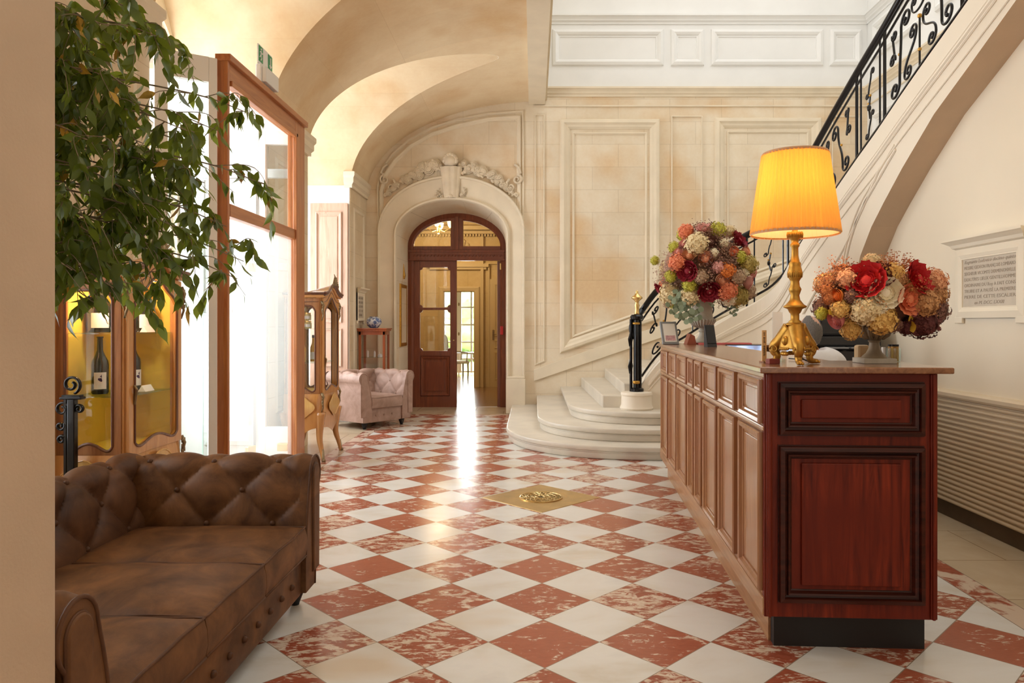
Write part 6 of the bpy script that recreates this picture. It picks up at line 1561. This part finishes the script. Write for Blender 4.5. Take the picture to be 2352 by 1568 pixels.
# faces +y; pelvis at the origin, seat height .47
V = [(0, 0, .55), (0, .01, .72), (0, .0, .90), (0, .01, 1.06), (0, .02, 1.13), (0, .04, 1.19),
     (.11, .01, 1.09), (.215, .02, 1.075), (.265, .06, .84), (.22, .20, .77), (.18, .28, .77),
     (-.11, .01, 1.09), (-.215, .02, 1.075), (-.265, .06, .84), (-.22, .20, .77), (-.18, .28, .77),
     (.09, .05, .53), (.12, .42, .52), (.12, .44, .28), (.12, .42, .07), (.12, .55, .04),
     (-.09, .05, .53), (-.12, .42, .52), (-.12, .44, .28), (-.12, .42, .07), (-.12, .55, .04)]
E = [(0, 1), (1, 2), (2, 3), (3, 4), (4, 5), (3, 6), (6, 7), (7, 8), (8, 9), (9, 10), (3, 11), (11, 12), (12, 13), (13, 14), (14, 15), (0, 16), (16, 17), (17, 18), (18, 19), (19, 20), (0, 21), (21, 22), (22, 23), (23, 24), (24, 25)]
R = [(.12, .10), (.12, .09), (.13, .10), (.09, .07), .052, .055, (.05, .05), .04, .036, .034, .028, (.05, .05), .04, .036, .034, .028, .09, .062, .05, .038, .03, .09, .062, .05, .038, .03]
body = skin_mesh('body', V, E, R, M['skin'], pe)
# shirt: same skeleton, slightly fuller, down to the elbows
Vs = V[:5]+V[6:10]+V[11:15]
Es = [(0, 1), (1, 2), (2, 3), (3, 4), (3, 5), (5, 6), (6, 7), (7, 8), (3, 9), (9, 10), (10, 11), (11, 12)]
Vs[4] = (0, .02, 1.125)
skin_mesh('shirt', Vs, Es, [(.165, .135), (.17, .135), (.185, .145), (.15, .12), .070, (.11, .10), .085, .062, .046, (.11, .10), .085, .062, .046], M['shirt'], pe)
skin_mesh('trousers', [V[0]]+V[16:20]+V[21:25], [(0, 1), (1, 2), (2, 3), (3, 4), (0, 5), (5, 6), (6, 7), (7, 8)], [(.155, .125), .10, .075, .06, .05, .10, .075, .06, .05], M['trousers'], pe)
def headmesh():
    b = MB()
    def f(u, t):
        a = 2*PI*u; ph = PI*t; z = math.cos(ph); q = math.sin(ph); x = q*math.sin(a); y = q*math.cos(a)
        w = .076*(1-.16*max(0, -z)**1.2); dy = .096*(1+.02*z)
        p = Vector((x*w, y*dy+(.012 if z < 0 and y > 0 else 0), z*.122))
        if y > .6 and abs(x) < .22: p.y += .018*math.exp(-((z+.15)/.16)**2)*math.exp(-(x/.12)**2)      # nose
        if y > .5: p.y -= .008*math.exp(-((z-.12)/.14)**2)*math.exp(-((abs(x)-.38)/.16)**2)             # eye sockets
        if y > .5: p.y += .005*math.exp(-((z+.50)/.08)**2)*math.exp(-(x/.25)**2)                      # mouth
        return tuple(p)
    b.grid(f, 40, 28, cu=True)
    for s in (-1, 1):
        b.sphere((s*.079, -.004, -.008), .026, (.35, .62, 1.15), 12, 8)
        b.tube([(s*.082, -.01+.016*math.cos(q*.5), -.006+.028*math.sin(q*.5)) for q in range(-2, 9)], .005, 5)
    return b
b = headmesh(); hd = b.build('head', M['skin'], pe, smooth=True); hd.location = (0, .055, 1.285)
b = MB()
for s in (-1, 1): b.sphere((s*.030, .085, .014), .011, u=10, v=8)
e_ = b.build('eyes', M['white'], hd)
b = MB(); b.tube([(-.022, .098, -.062), (0, .104, -.064), (.022, .098, -.062)], .004, 6); b.build('mouth', plain('lips', (.45, .18, .14), .5), hd)
b = MB()
def hf(u, t):
    a = 2*PI*u; ph = PI*(.10+.62*t)                                      # horseshoe of hair below the bald crown
    z = math.cos(ph); q = math.sin(ph); x = q*math.sin(a); y = q*math.cos(a)
    k_ = 1.075 + .02*noise.noise(Vector((x*8, y*8, z*8)))
    return (x*.076*k_, y*.096*k_-.001, z*.122*k_)
nu_, nv_ = 48, 16; V_ = [[b.bm.verts.new(hf(i/nu_, j/nv_)) for j in range(nv_+1)] for i in range(nu_)]
for i in range(nu_):
    for j in range(nv_):
        a = 2*PI*(i+.5)/nu_; y = math.cos(a); x = math.sin(a); t = (j+.5)/nv_; z = math.cos(PI*(.10+.62*t)); bald = (x*.30-y*.45+z*.84)/math.sqrt(x*x+y*y+z*z*1.0+1e-9)*1 > 9
        if abs(x) > .55 and z < -.25: bald = True
        q_ = math.sqrt(max(0, 1-z*z)); dv = Vector((x*q_, y*q_, z)); bald = bald or dv.dot(Vector((.28, -.50, .82))) > .86 or (y > .05 and z > .45) or y > .40
        if not bald: b.bm.faces.new((V_[i][j], V_[(i+1) % nu_][j], V_[(i+1) % nu_][j+1], V_[i][j+1]))
for v in [v for v in b.bm.verts if not v.link_faces]: b.bm.verts.remove(v)
hr = b.build('hair', M['hair'], hd, smooth=True); sm = hr.modifiers.new('t', 'SOLIDIFY'); sm.thickness = .01; sm.offset = -1
for s in (-1, 1):        # hands: palm, four fingers and a thumb
    vs = [(s*.18, .28, .77), (s*.165, .32, .768), (s*.155, .355, .765)]; es = [(0, 1), (1, 2)]; rd = [(.026, .02), (.036, .018), (.034, .016)]
    for q in range(4):
        x = s*(.155+(q-1.5)*.019); i0 = len(vs); L_ = (.06, .072, .068, .052)[q]
        vs += [(x, .362, .764), (x*1.0, .362+L_*.5, .766), (x, .362+L_, .757)]; es += [(2, i0), (i0, i0+1), (i0+1, i0+2)]; rd += [.010, .009, .007]
    i0 = len(vs); vs += [(s*.130, .335, .764), (s*.112, .360, .760)]; es += [(1, i0), (i0, i0+1)]; rd += [.011, .009]
    skin_mesh('hand', vs, es, rd, M['skin'], pe, 1, 1)
oc = empty('office_chair', (2.07, 5.42, 0), .25); tag(oc, 'black office chair under the seated person behind the desk', 'chair')
b = MB(); b.box(-.23, .23, -.22, .24, .38, .44, bev=.025); b.build('seat', M['black'], oc)
b = MB(); b.box(-.2, .2, -.27, -.235, .55, .86, bev=.015); b.box(-.03, .03, -.27, -.22, .42, .6); b.build('backrest', M['black'], oc)
b = MB(); b.tube([(0, 0, .06), (0, 0, .39)], .03, 10)
for i in range(5): a = 2*PI*i/5; b.tube([(0, 0, .08), (.27*math.cos(a), .27*math.sin(a), .055)], .02, 6); b.sphere((.27*math.cos(a), .27*math.sin(a), .028), .028, u=8, v=6)
b.build('swivel_base', M['black'], oc)

# ------------------------------------------------------------ ficus tree
fi = empty('potted_ficus', (-2.28, 2.30, 0)); tag(fi, 'tall leafy weeping ficus tree rising behind the brown sofa at the left', 'plant')
FO = Vector(fi.location)
b = MB(); b.lathe([(.13, 0), (.15, .02), (.18, .32), (.20, .34), (.20, .38), (.17, .38), (.16, .33)], 28); b.build('pot', M['terracotta'], fi, smooth=True, ang=.6)
M['leafm'] = None
m, nt, bb_ = nmat('ficus_leaf'); f = noi(nt, coords(nt), 4.5, 3, .6); f2 = noi(nt, coords(nt), 60, 2)
c = ramp(nt, f, [(.32, (.038, .068, .010)), (.55, (.085, .135, .016)), (.70, (.17, .23, .04))]); nt.links.new(mixc(nt, .2, c, f2, 'OVERLAY'), bb_.inputs['Base Color']); bb_.inputs['Roughness'].default_value = .32
tr_ = N(nt, 'ShaderNodeBsdfTranslucent'); tr_.inputs[0].default_value = (.38, .46, .04, 1); mx = N(nt, 'ShaderNodeMixShader'); mx.inputs[0].default_value = .28
nt.links.new(bb_.outputs[0], mx.inputs[1]); nt.links.new(tr_.outputs[0], mx.inputs[2]); nt.links.new(mx.outputs[0], nt.nodes['Material Output'].inputs[0]); M['leafm'] = m
M['leafy'] = plain('yellowing_ficus_leaf', (.50, .30, .03), .5, var=.3, vs=20)
rl = random.Random(21); wood_b = MB(); leaf_b = MB(); yel_b = MB()
wood_b.tube(catmull([(0, 0, .3), (.03, .02, .8), (-.02, .05, 1.2), (.05, .03, 1.7), (.02, .1, 2.2), (.08, .08, 2.9)], 5), lambda t: .028-.014*t, 8)
wood_b.tube(catmull([(.03, .02, .3), (-.04, .06, .9), (.03, .0, 1.4), (-.03, .06, 2.0), (.0, .0, 2.6)], 5), lambda t: .022-.010*t, 7)
def leaf(p, d, L_, tgt):
    d = Vector(d).normalized(); sdv = d.cross(Vector((rl.uniform(-1, 1), rl.uniform(-1, 1), rl.uniform(-.2, 1)))).normalized(); n_ = sdv.cross(d); w = L_*rl.uniform(.40, .50)
    cu = rl.uniform(.05, .3); fold = rl.uniform(.05, .25); P = []
    prof_ = [(0, 0), (.15, .26), (.35, .48), (.58, .42), (.78, .20), (.90, .06), (1.08, 0)]
    mid = [p+d*(t*L_)-n_*(cu*L_*t*t) for t, _ in prof_]
    L1_ = [mid[i]+sdv*(w*h)+n_*(fold*w*h) for i, (t, h) in enumerate(prof_)]; R1 = [mid[i]-sdv*(w*h)+n_*(fold*w*h) for i, (t, h) in enumerate(prof_)]
    bm_ = tgt.bm; mv = [bm_.verts.new(q) for q in mid]; lv = [mv[0]]+[bm_.verts.new(q) for q in L1_[1:-1]]+[mv[-1]]; rv = [mv[0]]+[bm_.verts.new(q) for q in R1[1:-1]]+[mv[-1]]
    for i in range(len(prof_)-1):
        for sv in (lv, rv):
            q = [mv[i], mv[i+1], sv[i+1], sv[i]]; u_ = []
            for v in q:
                if v not in u_: u_.append(v)
            if len(u_) > 2: bm_.faces.new(u_ if sv is lv else u_[::-1])
def twig(p0, p1, n_, sag=.06, r=.0022, ls=.066):
    p0, p1 = Vector(p0), Vector(p1); m1 = p0.lerp(p1, .5)+Vector((rl.uniform(-.04, .04), rl.uniform(-.04, .04), sag)); P = catmull([p0, m1, p1], 6); wood_b.tube(P, lambda t: r*(1-.6*t), 4)
    for i in range(n_):
        t = (i+.6)/n_; q = t*(len(P)-1); j = min(int(q), len(P)-2); p = P[j].lerp(P[j+1], q-j); tn = (P[j+1]-P[j]).normalized()
        d = tn*.5+Vector((rl.uniform(-.8, .8), rl.uniform(-.8, .8), rl.uniform(-1.3, -.1))); leaf(p, d, ls*rl.uniform(.7, 1.15), yel_b if rl.random() < .022 else leaf_b)
def limb(tip, n_twigs, start=None, spread=.30, droop=.28):
    tip = Vector(tip)-FO; s0 = Vector(start)-FO if start else Vector((.03, .05, tip.z*.75+.35))
    mid = s0.lerp(tip, .5)+Vector((0, 0, .18)); P = catmull([s0, s0.lerp(mid, .5)+Vector((0, 0, .07)), mid, tip.lerp(mid, .35)+Vector((0, 0, .03)), tip], 6)
    wood_b.tube(P, lambda t: .0055*(1-t)+.0015, 5)
    for i in range(n_twigs):
        t = .12+.88*(i+.5)/n_twigs; q = t*(len(P)-1); j = min(int(q), len(P)-2); p = P[j].lerp(P[j+1], q-j)
        e = p+Vector((rl.uniform(-spread, spread), rl.uniform(-spread, spread)*.8, -rl.uniform(.05, droop)+(.05 if rl.random() < .3 else 0)))
        twig(p, e, rl.randint(11, 16))
    twig(P[-6], P[-1]+Vector((.03, 0, -.06)), 8)
TIPS = [((612, 425), 2.75, 7), ((585, 265), 2.8, 8), ((545, 640), 2.6, 6), ((560, 600), 2.7, 5), ((470, 420), 2.5, 9), ((520, 520), 2.6, 8), ((430, 300), 2.4, 9), ((470, 350), 2.7, 8), ((400, 520), 2.4, 9), ((430, 620), 2.5, 6), ((380, 90), 2.4, 6), ((430, 120), 2.6, 5), ((330, 30), 2.4, 7), ((250, 60), 2.2, 9), ((300, 200), 2.3, 10), ((330, 330), 2.5, 10), ((280, 430), 2.3, 10), ((340, 560), 2.4, 9), ((250, 560), 2.2, 10), ((220, 330), 2.2, 10), ((220, 180), 2.3, 10), ((180, 480), 2.1, 10), ((170, 60), 2.2, 8), ((260, 660), 2.25, 8), ((200, 640), 2.15, 8), ((350, 430), 2.6, 9), ((240, 250), 2.6, 9), ((270, 120), 2.6, 7), ((160, 240), 2.3, 8), ((180, 560), 2.3, 8), ((300, 490), 2.7, 7), ((225, 700), 2.3, 6), ((320, 640), 2.5, 6), ((165, 620), 2.1, 6), ((280, 610), 2.6, 7), ((400, 400), 2.5, 7), ((450, 480), 2.7, 7), ((500, 300), 2.7, 6), ((170, 150), 2.4, 7), ((330, 250), 2.6, 7)]
for (x, y), D_, n_ in TIPS: limb(W(x, y, D_), n_+(4 if x < 450 else 1), spread=.17 if x > 400 else .22, droop=.20)
for i in range(26):   # the part of the crown hidden behind the near wall
    a = rl.uniform(0, 6.28); r = rl.uniform(.2, .5); limb(FO+Vector((r*math.cos(a)-.15, r*math.sin(a)*.8, rl.uniform(1.5, 3.0))), 5, spread=.2)
for bmm in (leaf_b, yel_b, wood_b):   # keep clear of the wall and the camera side jamb
    for v in bmm.bm.verts:
        wv = v.co+FO
        if wv.x < -2.49: v.co.x = -2.49-FO.x-.02*rl.random()
        if wv.y < 1.66 and wv.x < -1.0: v.co.y = 1.66-FO.y+.02*rl.random()
wood_b.build('trunk', M['bark'], fi, smooth=True); leaf_b.build('foliage', M['leafm'], fi, smooth=True, norm=False); yel_b.build('yellowed_leaves', M['leafy'], fi, norm=False)
# wall lamp glowing behind the foliage
wl = empty('wall_sconce', (-2.52, 2.98, 1.95)); tag(wl, 'small glowing wall lamp half hidden behind the ficus leaves', 'wall lamp')
b = MB(); b.box(0, .02, -.05, .05, -.10, .10, bev=.005); b.tube([(.02, 0, -.04), (.08, 0, -.06), (.10, 0, .0)], .007, 6); b.build('bracket', M['brass'], wl)
b = MB(); b.lathe([(.045, 0), (.075, .13)], 20, (.10, 0, .02), caps=False); b.build('lamp_shade', emit('sconce_shade', (1, .62, .28), 5), wl, smooth=True)
pl = bpy.data.lights.new('sconce_light', 'POINT'); pl.energy = 9; pl.color = (1, .62, .30); pl.shadow_soft_size = .06
po = bpy.data.objects.new('sconce_light', pl); COL.objects.link(po); po.location = (-2.42, 2.98, 2.14)
